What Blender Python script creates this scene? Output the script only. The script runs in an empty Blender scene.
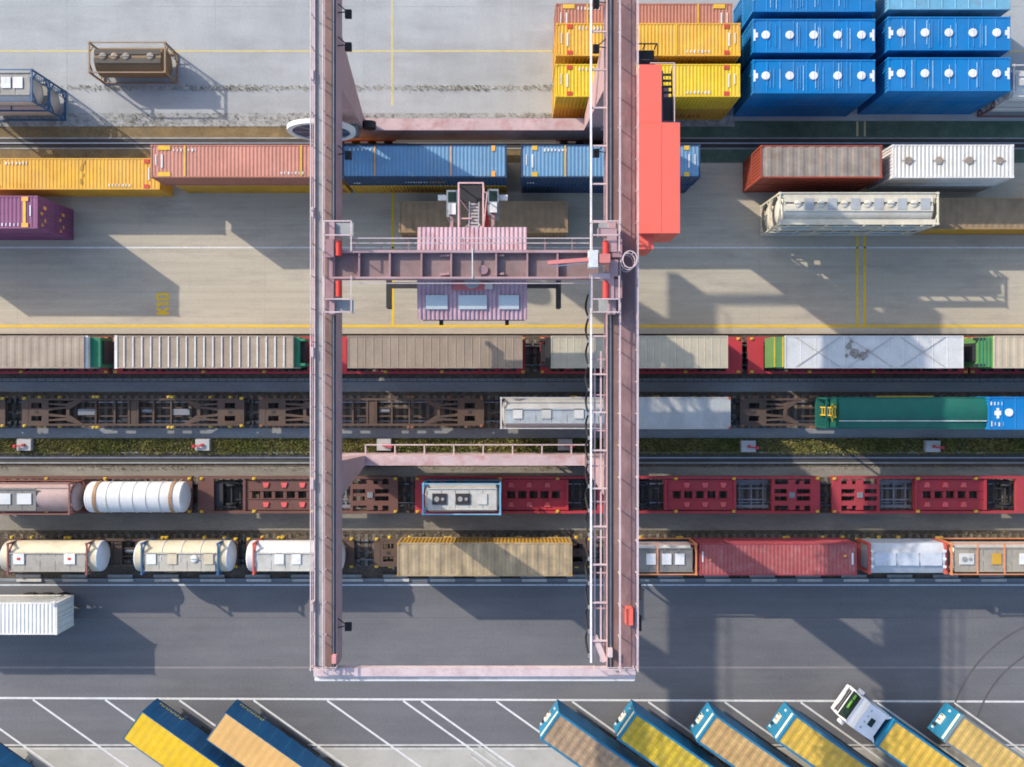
import bpy, math, random
from mathutils import Vector, Matrix
random.seed(7)
R = math.radians
S = bpy.context.scene
COL = S.collection
# ---------------------------------------------------------------- camera, sky, sun, exposure
CH, F = 72.0, 890.0                      # drone height in metres, focal length in pixels of a 1024 px wide frame
cd = bpy.data.cameras.new('camera'); cam = bpy.data.objects.new('camera', cd); COL.objects.link(cam)
cam.location = (0, 0, CH); cd.sensor_width = 36; cd.lens = 36*F/1024; cd.clip_end = 2000
S.camera = cam
SUN_DIR = Vector((0.81*math.cos(R(27.5)), -0.586*math.cos(R(27.5)), -math.sin(R(27.5))))
w = bpy.data.worlds.new('World'); S.world = w; w.use_nodes = True
nt = w.node_tree
sky = nt.nodes.new('ShaderNodeTexSky'); sky.sky_type = 'NISHITA'; sky.sun_disc = False
sky.sun_elevation = R(27.5); sky.sun_rotation = R(-54.1); sky.dust_density = 1.5
bg = nt.nodes['Background']; bg.inputs['Strength'].default_value = 0.15
nt.links.new(sky.outputs[0], bg.inputs[0])
sl = bpy.data.lights.new('sun', 'SUN'); sl.energy = 2.7; sl.angle = R(0.6); sl.color = (1.0, 0.88, 0.72)
so = bpy.data.objects.new('sun', sl); COL.objects.link(so); so.rotation_euler = SUN_DIR.to_track_quat('-Z', 'Y').to_euler()
S.view_settings.view_transform = 'Standard'; S.view_settings.look = 'None'
S.view_settings.exposure = 1.2; S.cycles.filter_width = 1.8; S.view_settings.gamma = 1

def X(u, h=0): return (u-512)*(CH-h)/F
def Y(v, h=0): return (383.5-v)*(CH-h)/F

# ---------------------------------------------------------------- materials
MATS = {}
def mat(name, col, rough=0.6, var=0.12, scale=0.7, dirt=None, damt=0.35, dscale=1.6, metal=0.0, stretch=(1,1,1), fine=0.08, bump=0.0, bscale=30, streak=None, spec=0.22, chips=0.0):
    """base colour with broad tone changes, grime patches and fine grain, all in world space so no two copies look alike"""
    if name in MATS: return MATS[name]
    m = bpy.data.materials.new(name); m.use_nodes = True; MATS[name] = m
    t = m.node_tree; N = t.nodes; Lk = t.links
    b = N['Principled BSDF']; b.inputs['Roughness'].default_value = rough; b.inputs['Metallic'].default_value = metal; b.inputs['Specular IOR Level'].default_value = spec
    g = N.new('ShaderNodeNewGeometry')
    mp = N.new('ShaderNodeMapping'); mp.inputs['Scale'].default_value = stretch
    Lk.new(g.outputs['Position'], mp.inputs[0])
    def noise(sc, det=5, ro=0.6):
        n = N.new('ShaderNodeTexNoise'); n.inputs['Scale'].default_value = sc; n.inputs['Detail'].default_value = det
        n.inputs['Roughness'].default_value = ro; Lk.new(mp.outputs[0], n.inputs['Vector']); return n
    def ramp(n, a, c0, c1, bpos):
        r = N.new('ShaderNodeMapRange'); r.inputs[1].default_value = a; r.inputs[2].default_value = bpos
        r.inputs[3].default_value = c0; r.inputs[4].default_value = c1; Lk.new(n.outputs[0], r.inputs[0]); return r
    n1 = noise(scale); v1 = ramp(n1, 0.3, 1-var, 1+var, 0.7)
    n2 = noise(14, 3); v2 = ramp(n2, 0.3, 1-fine, 1+fine, 0.7)
    mu = N.new('ShaderNodeMath'); mu.operation = 'MULTIPLY'; Lk.new(v1.outputs[0], mu.inputs[0]); Lk.new(v2.outputs[0], mu.inputs[1])
    if streak:
        m2 = N.new('ShaderNodeMapping'); m2.inputs['Scale'].default_value = (streak[1], streak[2], 1); Lk.new(g.outputs['Position'], m2.inputs[0])
        ns = N.new('ShaderNodeTexNoise'); ns.inputs['Scale'].default_value = 1; ns.inputs['Detail'].default_value = 6; ns.inputs['Roughness'].default_value = .7; Lk.new(m2.outputs[0], ns.inputs['Vector'])
        vs_ = ramp(ns, 0.3, 1-streak[0], 1+streak[0], 0.7); m3 = N.new('ShaderNodeMath'); m3.operation = 'MULTIPLY'; Lk.new(mu.outputs[0], m3.inputs[0]); Lk.new(vs_.outputs[0], m3.inputs[1]); mu = m3
    sc = N.new('ShaderNodeVectorMath'); sc.operation = 'SCALE'; sc.inputs[0].default_value = col; Lk.new(mu.outputs[0], sc.inputs['Scale'])
    out = sc.outputs[0]
    if dirt:
        n3 = noise(dscale, 8, 0.7); f = ramp(n3, 0.48, 0, damt, 0.72)
        mx = N.new('ShaderNodeMix'); mx.data_type = 'RGBA'
        Lk.new(f.outputs[0], mx.inputs['Factor']); Lk.new(out, mx.inputs['A']); mx.inputs['B'].default_value = (*dirt, 1)
        out = mx.outputs['Result']
    if chips:                                   # small scuffs, scratches and dulled paint
        n4 = noise(5.5, 9, 0.75); f4 = ramp(n4, 0.56, 0, chips, 0.74)
        mx = N.new('ShaderNodeMix'); mx.data_type = 'RGBA'
        Lk.new(f4.outputs[0], mx.inputs['Factor']); Lk.new(out, mx.inputs['A']); mx.inputs['B'].default_value = (*(dirt or (.12,.1,.085)), 1); out = mx.outputs['Result']
        n5 = noise(0.35, 4, .5); f5 = ramp(n5, 0.35, 0, chips*.45, 0.7); g5 = .25*col[0]+.5*col[1]+.25*col[2]
        mx = N.new('ShaderNodeMix'); mx.data_type = 'RGBA'
        Lk.new(f5.outputs[0], mx.inputs['Factor']); Lk.new(out, mx.inputs['A']); mx.inputs['B'].default_value = (.5*col[0]+.5*g5, .5*col[1]+.5*g5, .5*col[2]+.5*g5, 1); out = mx.outputs['Result']
    Lk.new(out, b.inputs['Base Color'])
    if bump:
        nb = noise(bscale, 3); bp = N.new('ShaderNodeBump'); bp.inputs['Strength'].default_value = bump; bp.inputs['Distance'].default_value = 0.05
        Lk.new(nb.outputs[0], bp.inputs['Height']); Lk.new(bp.outputs[0], b.inputs['Normal'])
    return m

RUST = (0.16, 0.07, 0.035); GRIME = (0.10, 0.085, 0.07)
def paint(name, col, dirt=GRIME, damt=0.3, rough=0.5, var=0.12, **k):
    k.setdefault('chips', 0.5); return mat(name, col, rough, var, 0.5, dirt, damt, **k)

# ---------------------------------------------------------------- mesh builder
class MB:
    def __init__(s): s.v = []; s.f = []
    def add(s, vs, fs):
        o = len(s.v); s.v += [tuple(p) for p in vs]; s.f += [tuple(i+o for i in q) for q in fs]; return s
    def box(s, x0, x1, y0, y1, z0, z1):
        return s.add([(x0,y0,z0),(x1,y0,z0),(x1,y1,z0),(x0,y1,z0),(x0,y0,z1),(x1,y0,z1),(x1,y1,z1),(x0,y1,z1)],
                     [(0,3,2,1),(4,5,6,7),(0,1,5,4),(1,2,6,5),(2,3,7,6),(3,0,4,7)])
    def frustum(s, a, z0, b, z1):        # a, b = (x0,x1,y0,y1) at bottom and top
        return s.add([(a[0],a[2],z0),(a[1],a[2],z0),(a[1],a[3],z0),(a[0],a[3],z0),(b[0],b[2],z1),(b[1],b[2],z1),(b[1],b[3],z1),(b[0],b[3],z1)],
                     [(0,3,2,1),(4,5,6,7),(0,1,5,4),(1,2,6,5),(2,3,7,6),(3,0,4,7)])
    def bar(s, p, q, wd, ht=None):
        p = Vector(p); q = Vector(q); ht = ht or wd; d = (q-p).normalized()
        up = Vector((0,0,1)) if abs(d.z) < 0.95 else Vector((0,1,0))
        a = d.cross(up).normalized()*wd/2; b = a.normalized().cross(d).normalized()*ht/2
        vs = [p-a-b, p+a-b, p+a+b, p-a+b, q-a-b, q+a-b, q+a+b, q-a+b]
        return s.add(vs, [(0,1,2,3),(7,6,5,4),(0,4,5,1),(1,5,6,2),(2,6,7,3),(3,7,4,0)])
    def ring(s, prof, axis='x', n=20, c=(0,0,0), caps=True):   # surface of revolution, prof = [(along, radius)]
        vs = []; fs = []
        for a, r in prof:
            for k in range(n):
                t = 2*math.pi*(k+0.5)/n; p, q = r*math.cos(t), r*math.sin(t)
                vs.append({'x': (a,p,q), 'y': (p,a,q), 'z': (p,q,a)}[axis])
        for i in range(len(prof)-1):
            for k in range(n):
                k2 = (k+1) % n; fs.append((i*n+k, i*n+k2, (i+1)*n+k2, (i+1)*n+k))
        if caps: fs.append(tuple(range(n))[::-1]); fs.append(tuple((len(prof)-1)*n+k for k in range(n)))
        return s.add([(x+c[0], y+c[1], z+c[2]) for x, y, z in vs], fs)
    def cyl(s, axis, c, r, l, n=14): return s.ring([(-l/2, r), (l/2, r)], axis, n, c)
    def tube(s, pts, r, n=6):
        vs = []; fs = []; P = [Vector(p) for p in pts]
        for i, p in enumerate(P):
            d = (P[min(i+1, len(P)-1)]-P[max(i-1, 0)]).normalized()
            a = d.cross(Vector((0.13, 0.21, 1))).normalized(); b = a.cross(d)
            for k in range(n):
                t = 2*math.pi*k/n; vs.append(p+a*r*math.cos(t)+b*r*math.sin(t))
        for i in range(len(P)-1):
            for k in range(n): k2 = (k+1) % n; fs.append((i*n+k, i*n+k2, (i+1)*n+k2, (i+1)*n+k))
        return s.add(vs, fs)
    def plate(s, pts, z0, z1):           # upright prism over a counter-clockwise outline
        n = len(pts); vs = [(x,y,z0) for x, y in pts]+[(x,y,z1) for x, y in pts]
        return s.add(vs, [tuple(range(n))[::-1], tuple(range(n, 2*n))]+[(i,(i+1) % n,(i+1) % n+n,i+n) for i in range(n)])
    def mesh(s, name, m, smooth=False):
        me = bpy.data.meshes.new(name); me.from_pydata(s.v, [], s.f)
        if smooth: me.polygons.foreach_set('use_smooth', [True]*len(me.polygons))
        me.materials.append(m); return me
    def build(s, name, m, parent=None, loc=(0,0,0), smooth=False): return link(name, s.mesh(name, m, smooth), parent, loc)

def link(name, me, parent=None, loc=(0,0,0), rz=0):
    o = bpy.data.objects.new(name, me); COL.objects.link(o); o.parent = parent; o.location = loc; o.rotation_euler = (0,0,rz); return o
def tag(o, label, cat, group=None):
    o['label'] = label; o['category'] = cat
    if group: o['group'] = group
    return o
def thing(name, label, cat, loc=(0,0,0), rz=0, group=None): return tag(link(name, None, None, loc, rz), label, cat, group)
def struct(o): o['kind'] = 'structure'; return o
def stuff(o): o['kind'] = 'stuff'; return o
CACHE = {}
def shared(key, make, m, smooth=False):
    k = (key, m.name)
    if k not in CACHE:
        mb = make(); CACHE[k] = mb.mesh(key[0], m, smooth)
    return CACHE[k]

def corr(L, pitch, amp):                  # trapezoid profile along 0..L
    n = max(1, round(L/pitch)); p = L/n; pts = []
    for i in range(n):
        a = i*p; pts += [(a, 0), (a+p*0.34, 0), (a+p*0.5, amp), (a+p*0.84, amp)]
    pts.append((L, 0)); return pts

def sheet_x(L, W, pitch, amp, ribs=False):           # roof: profile runs along x, lies in xy
    mb = MB(); pts = corr(L, pitch, amp)
    if ribs:                                          # flat sheet with narrow raised ribs
        n = round(L/pitch); pts = [(0, 0)]
        for i in range(1, n): a = i*L/n; pts += [(a-.05, 0), (a-.03, amp), (a+.03, amp), (a+.05, 0)]
        pts.append((L, 0))
    vs = []
    for a, d in pts: vs += [(a-L/2, -W/2, d), (a-L/2, W/2, d)]
    return mb.add(vs, [(2*i, 2*i+2, 2*i+3, 2*i+1) for i in range(len(pts)-1)])
def wall_x(L, Hh, pitch, amp, sgn):                   # upright wall in xz, pushed inwards by the profile
    mb = MB(); vs = []
    pts = corr(L, pitch, amp)
    for a, d in pts: vs += [(a-L/2, -sgn*d, 0), (a-L/2, -sgn*d, Hh)]
    return mb.add(vs, [(2*i, 2*i+2, 2*i+3, 2*i+1) if sgn < 0 else (2*i, 2*i+1, 2*i+3, 2*i+2) for i in range(len(pts)-1)])
def wall_y(W, Hh, pitch, amp, sgn):
    mb = MB(); vs = []; pts = corr(W, pitch, amp)
    for a, d in pts: vs += [(-sgn*d, a-W/2, 0), (-sgn*d, a-W/2, Hh)]
    return mb.add(vs, [(2*i, 2*i+2, 2*i+3, 2*i+1) if sgn > 0 else (2*i, 2*i+1, 2*i+3, 2*i+2) for i in range(len(pts)-1)])

# ================================================================= THE SETTING
M_conc_n = mat('concrete_north', (0.285,0.305,0.32), 0.8, 0.12, 0.22, (0.19,0.195,0.20), 0.5, 0.5, stretch=(0.35,1,1), fine=0.09, bump=0.15, streak=(0.07, .5, .12))
M_conc_m = mat('concrete_middle', (0.36,0.33,0.265), 0.8, 0.10, 0.25, (0.20,0.185,0.165), 0.7, 0.5, stretch=(0.3,1.2,1), fine=0.08, bump=0.15, streak=(0.10, .05, 2.6))
M_conc_s = mat('concrete_south', (0.36,0.35,0.32), 0.8, 0.10, 0.4, (0.2,0.19,0.18), 0.4, fine=0.08, bump=0.15)
M_asph = mat('asphalt', (0.120,0.122,0.132), 0.75, 0.14, 0.16, (0.155,0.152,0.156), 0.7, 0.45, stretch=(0.35,1,1), fine=0.14, bump=0.3, bscale=60, streak=(0.08, .04, 1.3))
M_path = mat('path_asphalt', (0.19,0.205,0.215), 0.85, 0.15, 0.6, (0.22,0.20,0.17), 0.6, 0.9, stretch=(0.3,1,1), fine=0.15, bump=0.3)
M_pathc = mat('path_concrete', (0.21,0.195,0.165), 0.85, 0.15, 0.5, (0.12,0.11,0.09), 0.6, 0.9, stretch=(0.3,1,1), fine=0.12, bump=0.3)
M_ball = mat('ballast', (0.085,0.068,0.053), 0.95, 0.3, 1.2, (0.15,0.13,0.10), 0.7, 2.5, fine=0.55, bump=1.0, bscale=18)
M_bed = mat('rail_bed', (0.075,0.115,0.085), 0.95, 0.25, 0.8, (0.035,0.075,0.055), 0.9, 0.25, fine=0.3, bump=0.6, bscale=20)
M_soil = mat('soil', (0.07,0.062,0.035), 0.95, 0.3, 2, (0.05,0.06,0.02), 0.7, 1.5, fine=0.3)
M_white = mat('line_white', (0.56,0.57,0.57), 0.7, 0.06, 1, (0.3,0.3,0.29), 0.6, 2.5)
M_yel = mat('line_yellow', (0.58,0.39,0.015), 0.7, 0.06, 1, (0.4,0.3,0.1), 0.6, 2.2)
M_yelf = mat('line_yellow_faded', (0.42,0.36,0.18), 0.8, 0.1, 1, (0.4,0.38,0.33), 0.9, 1.5)
M_rail = mat('rail_steel', (0.32,0.32,0.34), 0.3, 0.1, 2, RUST, 0.3, metal=0.8)
M_sleep = mat('sleeper', (0.16,0.145,0.125), 0.9, 0.2, 2, GRIME, 0.5)
M_dark = mat('dark_steel', (0.03,0.03,0.033), 0.6, 0.2)
M_rubber = mat('rubber', (0.022,0.022,0.024), 0.8, 0.2)
M_kerb = mat('kerb_concrete', (0.42,0.42,0.41), 0.8, 0.15, 1, (0.2,0.19,0.17), 0.5)
M_kerbg = mat('kerb_grey', (0.24,0.25,0.25), 0.8, 0.15, 1, GRIME, 0.4)

HX = 160
def slab(name, m, y0, y1, z0, z1, x0=-HX, x1=HX): return struct(MB().box(x0, x1, y0, y1, z0, z1).build(name, m))
slab('ground', M_ball, -400, 400, -0.6, -0.32, -400, 400)
slab('yard_north', M_conc_n, 21.25, 130, -0.3, 0)
slab('crane_rail_bed', mat('rail_bed_gravel', (0.17,0.125,0.065), 0.95, 0.25, 0.8, (0.09,0.08,0.06), 0.8, 0.9, fine=0.35, bump=0.6, bscale=20), 17.85, 21.25, -0.3, -0.02, -HX, 9)
slab('crane_rail_bed', M_bed, 17.85, 21.25, -0.3, -0.02, 9, HX)
slab('yard_middle', M_conc_m, 4.02, 17.85, -0.3, 0.001)
slab('ballast_bed', M_ball, -15.75, 4.02, -0.3, -0.10)
slab('roadway', M_asph, -29.18, -15.75, -0.3, 0.0)
slab('yard_south', M_conc_s, -120, -29.62, -0.3, 0.0)
slab('service_path', M_path, -0.72, 0.42, -0.3, -0.04)
slab('service_path', M_path, -4.42, -3.62, -0.3, -0.03)
slab('service_path', M_pathc, -7.55, -6.75, -0.3, -0.03)
slab('service_path', M_pathc, -12.15, -10.45, -0.3, -0.035)
slab('grass_bed', M_soil, -5.72, -4.42, -0.3, 0.0)
# concrete slab joints in the yards (real grooves are too thin to matter: thin filled sheets)
M_joint = mat('joint_filler', (0.31,0.285,0.235), 0.9, 0.2)
mb = MB()
for k in range(-8, 9): mb.box(k*10.0-.015, k*10.0+.015, 4.05, 17.8, 0.001, 0.005)
for yy in (7.4, 14.2): mb.box(-HX, HX, yy-.02, yy+.02, 0.001, 0.0052)
struct(mb.build('slab_joints', M_joint))
M_jointn = mat('joint_filler_north', (0.25,0.265,0.275), 0.9, 0.2)
mb = MB()
for k in range(-7, 8): mb.box(k*12.0-.015, k*12.0+.015, 21.3, 60, 0.001, 0.004)
for yy in (23.9, 30.5): mb.box(-HX, HX, yy-.02, yy+.02, 0.001, 0.0042)
struct(mb.build('slab_joints', M_jointn))
mb = MB(); mb.box(-HX, HX, 0.12, 0.2, -0.04, -0.03)
for k in range(-120, 121): mb.box(k*0.7, k*0.7+.06, 0.2, 0.40, -0.04, -0.028)
struct(mb.build('cable_trough', mat('trough', (0.09,0.09,0.09), 0.9)))
# asphalt seam and old paint
slab('asphalt_seam', mat('seam', (0.11,0.10,0.103), 0.7), -18.96, -18.90, 0.001, 0.004)
slab('asphalt_seam', mat('seam_light', (0.19,0.18,0.185), 0.8), -23.05, -22.9, 0.001, 0.004)

# painted lines
def line(name, m, x0, x1, y0, y1, z=0.001): return struct(MB().box(x0, x1, y0, y1, z, z+0.005).build(name, m))
line('line_marking', M_yel, -HX, HX, Y(327.3), Y(324.9), 0.002)
line('line_marking', M_white, -HX, HX, Y(248.3), Y(246.9), 0.002)
line('line_marking', M_yel, X(391.8), X(394.2), Y(324.8), 17.6, 0.002)
for u in (857.3, 864.8): line('line_marking', M_yel, X(u-1.1), X(u+1.1), Y(324.8), 17.6, 0.002)
line('line_marking', M_yelf, X(391), X(393.4), 22.5, 60, 0.0022)
line('line_marking', M_yelf, -HX, HX, Y(52.2), Y(50.2))
for u in (857.3, 864.8): line('line_marking', M_yelf, X(u-1), X(u+1), 20.0, 21.2)
struct(MB().plate([(X(-100), Y(698.6)), (X(1124), Y(703.0)), (X(1124), Y(701.0)), (X(-100), Y(696.6))], 0.002, 0.0064).build('line_marking', M_white))
line('line_marking', mat('line_blue_white', (0.5,0.56,0.62), 0.7, 0.08, 1, (0.2,0.22,0.25), 0.6), -HX, HX, Y(585.6), Y(584.4), 0.002)
a35 = R(35.4)
for u in (-43, 31.7, 104, 178, 252.5, 326, 402, 420, 495, 571, 647, 723.5, 799.5, 876, 953, 1029):
    x0, y0 = X(u), Y(697.6+(u+100)*.0036+.6); L = 11.5; d = Vector((math.cos(a35), -math.sin(a35))); n = Vector((-d.y, d.x))*0.075
    P = [Vector((x0,y0))+d*0.12-n, Vector((x0,y0))+d*L-n, Vector((x0,y0))+d*L+n, Vector((x0,y0))+d*0.12+n]
    struct(MB().plate([tuple(p) for p in P], 0.0068, 0.0105).build('line_marking', M_white))
# kerb: separate stones along the track, drain channel across the parking area
kb = struct(MB().box(-HX, HX, -15.98, -15.78, 0.0, 0.03).build('kerb', mat('kerb_edge', (0.16,0.19,0.22), 0.7, 0.15)))
blk = shared(('kerb_stone',), lambda: MB().box(-1.0, 1.0, -0.11, 0.11, 0, 0.14), M_kerb)
blk2 = shared(('kerb_plate',), lambda: MB().box(-1.0, 1.0, -0.13, 0.13, 0, 0.12), M_kerbg)
for k in range(-2, 24):
    x = X(30)+k*3.71
    link('kerb_stone', blk, kb, (x, -15.88, 0.031)); link('kerb_plate', blk2, kb, (x-0.12, -15.58, -0.08))
dr = struct(MB().box(-HX, HX, -29.62, -29.18, -0.3, -0.06).build('drain_channel', M_dark))
for y0, y1 in ((-29.34, -29.18), (-29.62, -29.46)): MB().box(-HX, HX, y0, y1, -0.059, 0.006).build('channel_edge', M_kerb, dr)
P0 = Vector((X(478), Y(744))); d = Vector((0.8, -0.6)); n = Vector((-0.6, -0.8))
for k, o in enumerate((0, 0.55, 1.1)):
    a = P0+n*o*0.9; struct(MB().plate([tuple(a), tuple(a+n*0.16), tuple(a+n*0.16+d*6), tuple(a+d*6)], 0.0, 0.05+0.01*k).build('broken_kerb', M_kerb))
# skid marks of turning lorries
M_skid = mat('tyre_rubber_mark', (0.095,0.087,0.09), 0.6, 0.15)
def arc(cx, cy, r, t0, t1, wd=0.16, n=30):
    mb = MB()
    for i in range(n):
        a, b = t0+(t1-t0)*i/n, t0+(t1-t0)*(i+1)/n
        mb.add([(cx+(r-wd/2)*math.cos(a), cy+(r-wd/2)*math.sin(a), 0.0065), (cx+(r+wd/2)*math.cos(a), cy+(r+wd/2)*math.sin(a), 0.0065),
                (cx+(r+wd/2)*math.cos(b), cy+(r+wd/2)*math.sin(b), 0.0065), (cx+(r-wd/2)*math.cos(b), cy+(r-wd/2)*math.sin(b), 0.0065)], [(0,1,2,3)])
    return struct(mb.build('skid_mark', M_skid))
arc(46, -29.5, 10.8, R(105), R(172)); arc(46, -29.5, 8.7, R(100), R(165))

# K10 bay marking painted on the yard: reads towards +y, tops of the letters towards -x
kx, ky = X(169), Y(314.5)
def glyph_bar(p, q, n): a, b = (kx-p[1], ky+p[0], .0065+n*.0007), (kx-q[1], ky+q[0], .0065+n*.0007); return a, b
strokes = [((.08,0),(.08,1.0)), ((.10,.42),(.52,1.0)), ((.20,.50),(.56,0)), ((.86,0),(.86,1.0)), ((.88,.97),(.68,.76)), ((1.22,.16),(1.22,.84)), ((1.66,.16),(1.66,.84)), ((1.25,.92),(1.63,.92)), ((1.25,.08),(1.63,.08)), ((1.21,.80),(1.30,.94)), ((1.67,.80),(1.58,.94)), ((1.21,.20),(1.30,.06)), ((1.67,.20),(1.58,.06))]
mb = MB()
for n, (p, q) in enumerate(strokes): a, b = glyph_bar(p, q, n); mb.bar(a, b, .20, .004)
struct(mb.build('bay_marking', M_yel))

# railway tracks
TY = {'A': 2.25, 'B': -2.27, 'C': -8.87, 'D': -13.47}
for k, y in TY.items():
    tr = struct(MB().box(-HX, HX, y-1.6, y+1.6, -0.099, -0.032).build('railway_track', M_ball))
    sb = MB()
    for i in range(-90, 91): sb.box(i*0.62-.13, i*0.62+.13, y-1.3, y+1.3, -0.031, -0.012)
    stuff(sb.build('sleepers', M_sleep, tr))
    for s in (-1, 1):
        MB().box(-HX, HX, y+s*0.755-.035, y+s*0.755+.035, -0.011, 0.15).build('rail', M_rail, tr)
for y in (19.43, -6.0):
    tr = struct(MB().box(-HX, HX, y-0.34, y+0.34, -0.06, -0.012).build('crane_track', mat('rail_trough', (0.05,0.048,0.045), 0.8)))
    MB().box(-HX, HX, y-0.05, y+0.05, -0.011, 0.07).build('rail', M_rail, tr)
    for s in (-1, 1): MB().box(-HX, HX, y+s*0.42-.06, y+s*0.42+.06, -0.05, 0.02).build('rail_edge', M_kerbg, tr)

# grass and weeds
WEED = [mat('weed_green', (0.15,0.15,0.06), 0.9, 0.35, 1.2, fine=0.3), mat('weed_dry', (0.27,0.22,0.11), 0.9, 0.3, 1.2, fine=0.3)]
M_gr = [mat('grass_green', (0.13,0.15,0.035), 0.9, 0.35, 1.2, fine=0.3), mat('grass_dry', (0.26,0.23,0.08), 0.9, 0.3, 1.2, fine=0.3)]
def blades(name, m, n, x0, x1, y0, y1, hmin, hmax, wd, mask=None):
    vs = []; fs = []; i = 0
    while i < n:
        x, y = random.uniform(x0, x1), random.uniform(y0, y1)
        if mask and random.random() > mask(x, y): continue
        h = random.uniform(hmin, hmax); t = random.uniform(0, 6.283); b = random.uniform(0, 6.283); k = len(vs)
        dx, dy = wd*math.cos(t), wd*math.sin(t); bx, by = h*0.7*math.cos(b), h*0.7*math.sin(b)
        vs += [(x-dx,y-dy,0.0), (x+dx,y+dy,0.0), (x+bx+dx*.3,y+by+dy*.3,h), (x+bx-dx*.3,y+by-dy*.3,h)]; fs.append((k,k+1,k+2,k+3)); i += 1
    return stuff(MB().add(vs, fs).build(name, m))
def clump(f, ph): return lambda x, y: 0.25+0.75*max(0, math.sin(x*f+ph)*math.sin(x*f*0.37+1+y)+0.35)
for i, m in enumerate(M_gr):
    tag(blades('grass', m, 17000, -44, 44, -5.68, -4.46, 0.06, 0.26, 0.035, clump(0.8, i*2)), 'rough grass strip growing beside the crane rail', 'grass')
    tag(blades('weeds', WEED[i], 900, -42, 18, Y(91), Y(85), 0.04, 0.16, 0.03, clump(0.5, i)), 'thin line of weeds in a joint of the north yard', 'weeds')
    tag(blades('weeds', WEED[i], 1400, -42, 18, Y(127), Y(113), 0.03, 0.13, 0.03, clump(0.7, i+3)), 'patchy weeds along the crane rail bed', 'weeds')
    tag(blades('weeds', WEED[i], 900, -42, 42, -7.0, -6.6, 0.03, 0.12, 0.03, clump(0.6, i+5)), 'weeds at the path edge below the crane rail', 'weeds')
    tag(blades('weeds', WEED[i], 1400, -42, 42, -12.5, -12.0, 0.03, 0.13, 0.03, clump(0.6, i+1)), 'weeds between path and wagon row', 'weeds')
M_wsoil = mat('weed_dirt', (0.27,0.285,0.285), 0.9, 0.3, 1.5, (0.13,0.11,0.05), 0.95, 1.4)
line('dirt_seam', M_wsoil, -HX, 18, Y(89.5), Y(86.5), 0.0)
line('dirt_seam', mat('seam_dirt', (0.27,0.285,0.29), .9, .2, 1, (0.11,0.095,0.06), .95, 2.2, fine=.25), -HX, 18, Y(126.5), Y(113), 0.0006)

# ================================================================= CONTAINERS
M_ywm = paint('marking_yellow', (0.58,0.36,0.02)); M_wm = paint('marking_white', (0.56,0.57,0.58)); M_rm = paint('marking_red', (0.45,0.05,0.03)); M_om = paint('marking_orange', (0.75,0.33,0.05))
def castings(root, L, W, H, m, sz=0.17):
    me = shared(('corner_casting', sz), lambda: MB().box(-sz/2, sz/2, -sz/2, sz/2, -0.06, 0.06), m)
    for sx in (-1, 1):
        for sy in (-1, 1):
            for z in (0.058, H-0.042): link('corner_casting', me, root, (sx*(L/2-sz/2+.006), sy*(W/2-sz/2+.006), z))
def container(name, label, cat, x, y, z, L, H, m, roofm=None, W=2.44, group=None, pitch=0.28, amp=0.022, ribs=False, wpitch=0.28, door=1, rz=0, castm=None, framem=None):
    root = thing(name, label, cat, (x,y,z), rz, group); rm = roofm or m
    li, wi = L-0.14, W-0.12
    link('roof', shared(('roof', L, W, pitch, amp, ribs), lambda: sheet_x(L-0.16, W-0.10, pitch, amp, ribs), rm), root, (0,0,H-0.05))
    for s in (-1, 1):
        link('side_wall', shared(('side_wall', L, H, wpitch, s), lambda: wall_x(L-0.2, H-0.24, wpitch, 0.045, s), m), root, (0, s*(W/2-0.02), 0.12))
    link('end_wall', shared(('end_wall', W, H, -door), lambda: wall_y(W-0.2, H-0.24, 0.25, 0.045, -door), m), root, (-door*(L/2-0.02), 0, 0.12))
    for s in (-1, 1):
        dd = link('door', shared(('door', W, H, s, door), lambda: MB().box(-0.03, 0.03, -W/4+.06, W/4-.06, 0, H-0.26), m), root, (door*(L/2-0.05), s*(W/4-0.045), 0.13))
        link('locking_rod', shared(('locking_rod', H), lambda: MB().bar((0,-.25,0.02),(0,-.25,H-.3),.035).bar((0,.25,0.02),(0,.25,H-.3),.035), rm), dd, (door*0.05, 0, 0))
    def frame():
        f = MB()
        for sy in (-1, 1):
            f.box(-L/2+.1, L/2-.1, sy*(W/2-.05)-.05, sy*(W/2-.05)+.05, H-.115, H-.012).box(-L/2+.1, L/2-.1, sy*(W/2-.05)-.05, sy*(W/2-.05)+.05, 0.01, .13)
            for sx in (-1, 1): f.box(sx*(L/2-.07)-.07, sx*(L/2-.07)+.07, sy*(W/2-.07)-.07, sy*(W/2-.07)+.07, 0.02, H-.02)
        for sx in (-1, 1):
            f.box(sx*(L/2-.06)-.055, sx*(L/2-.06)+.055, -W/2+.15, W/2-.15, H-.125, H-.014).box(sx*(L/2-.06)-.055, sx*(L/2-.06)+.055, -W/2+.15, W/2-.15, 0.012, .14)
        return f
    link('frame', shared(('frame', L, W, H), frame, framem or m), root)
    castings(root, L, W, H, castm or m)
    return root
def patch(root, name, m, x0, x1, y0, y1, z, t=0.02): return MB().box(x0, x1, y0, y1, z, z+t).build(name, m, root)
def ticks(root, m, x, y, z, n, step, wd, ln, name='code_marking'):     # a row of short illegible code strokes
    mb = MB()
    for i in range(n):
        xx = x+i*step
        q = random.uniform(.75, 1.05); mb.box(xx, xx+wd*random.uniform(.6,1.3), y+ln*(1-q)*random.random(), y+ln*q, z, z+0.015)
    return stuff(mb.build(name, m, root))
def wall_ticks(root, m, x, z, y, n, step, wd, ln):
    mb = MB()
    for i in range(n):
        mb.box(x+i*step, x+i*step+wd, y-.012, y, z, z+ln*(1 if i % 4 else 0.8))
        if i % 2: mb.box(x+i*step+wd, x+i*step+step*.7, y-.011, y, z, z+ln*.3)
    return stuff(mb.build('lettering', m, root))

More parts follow.
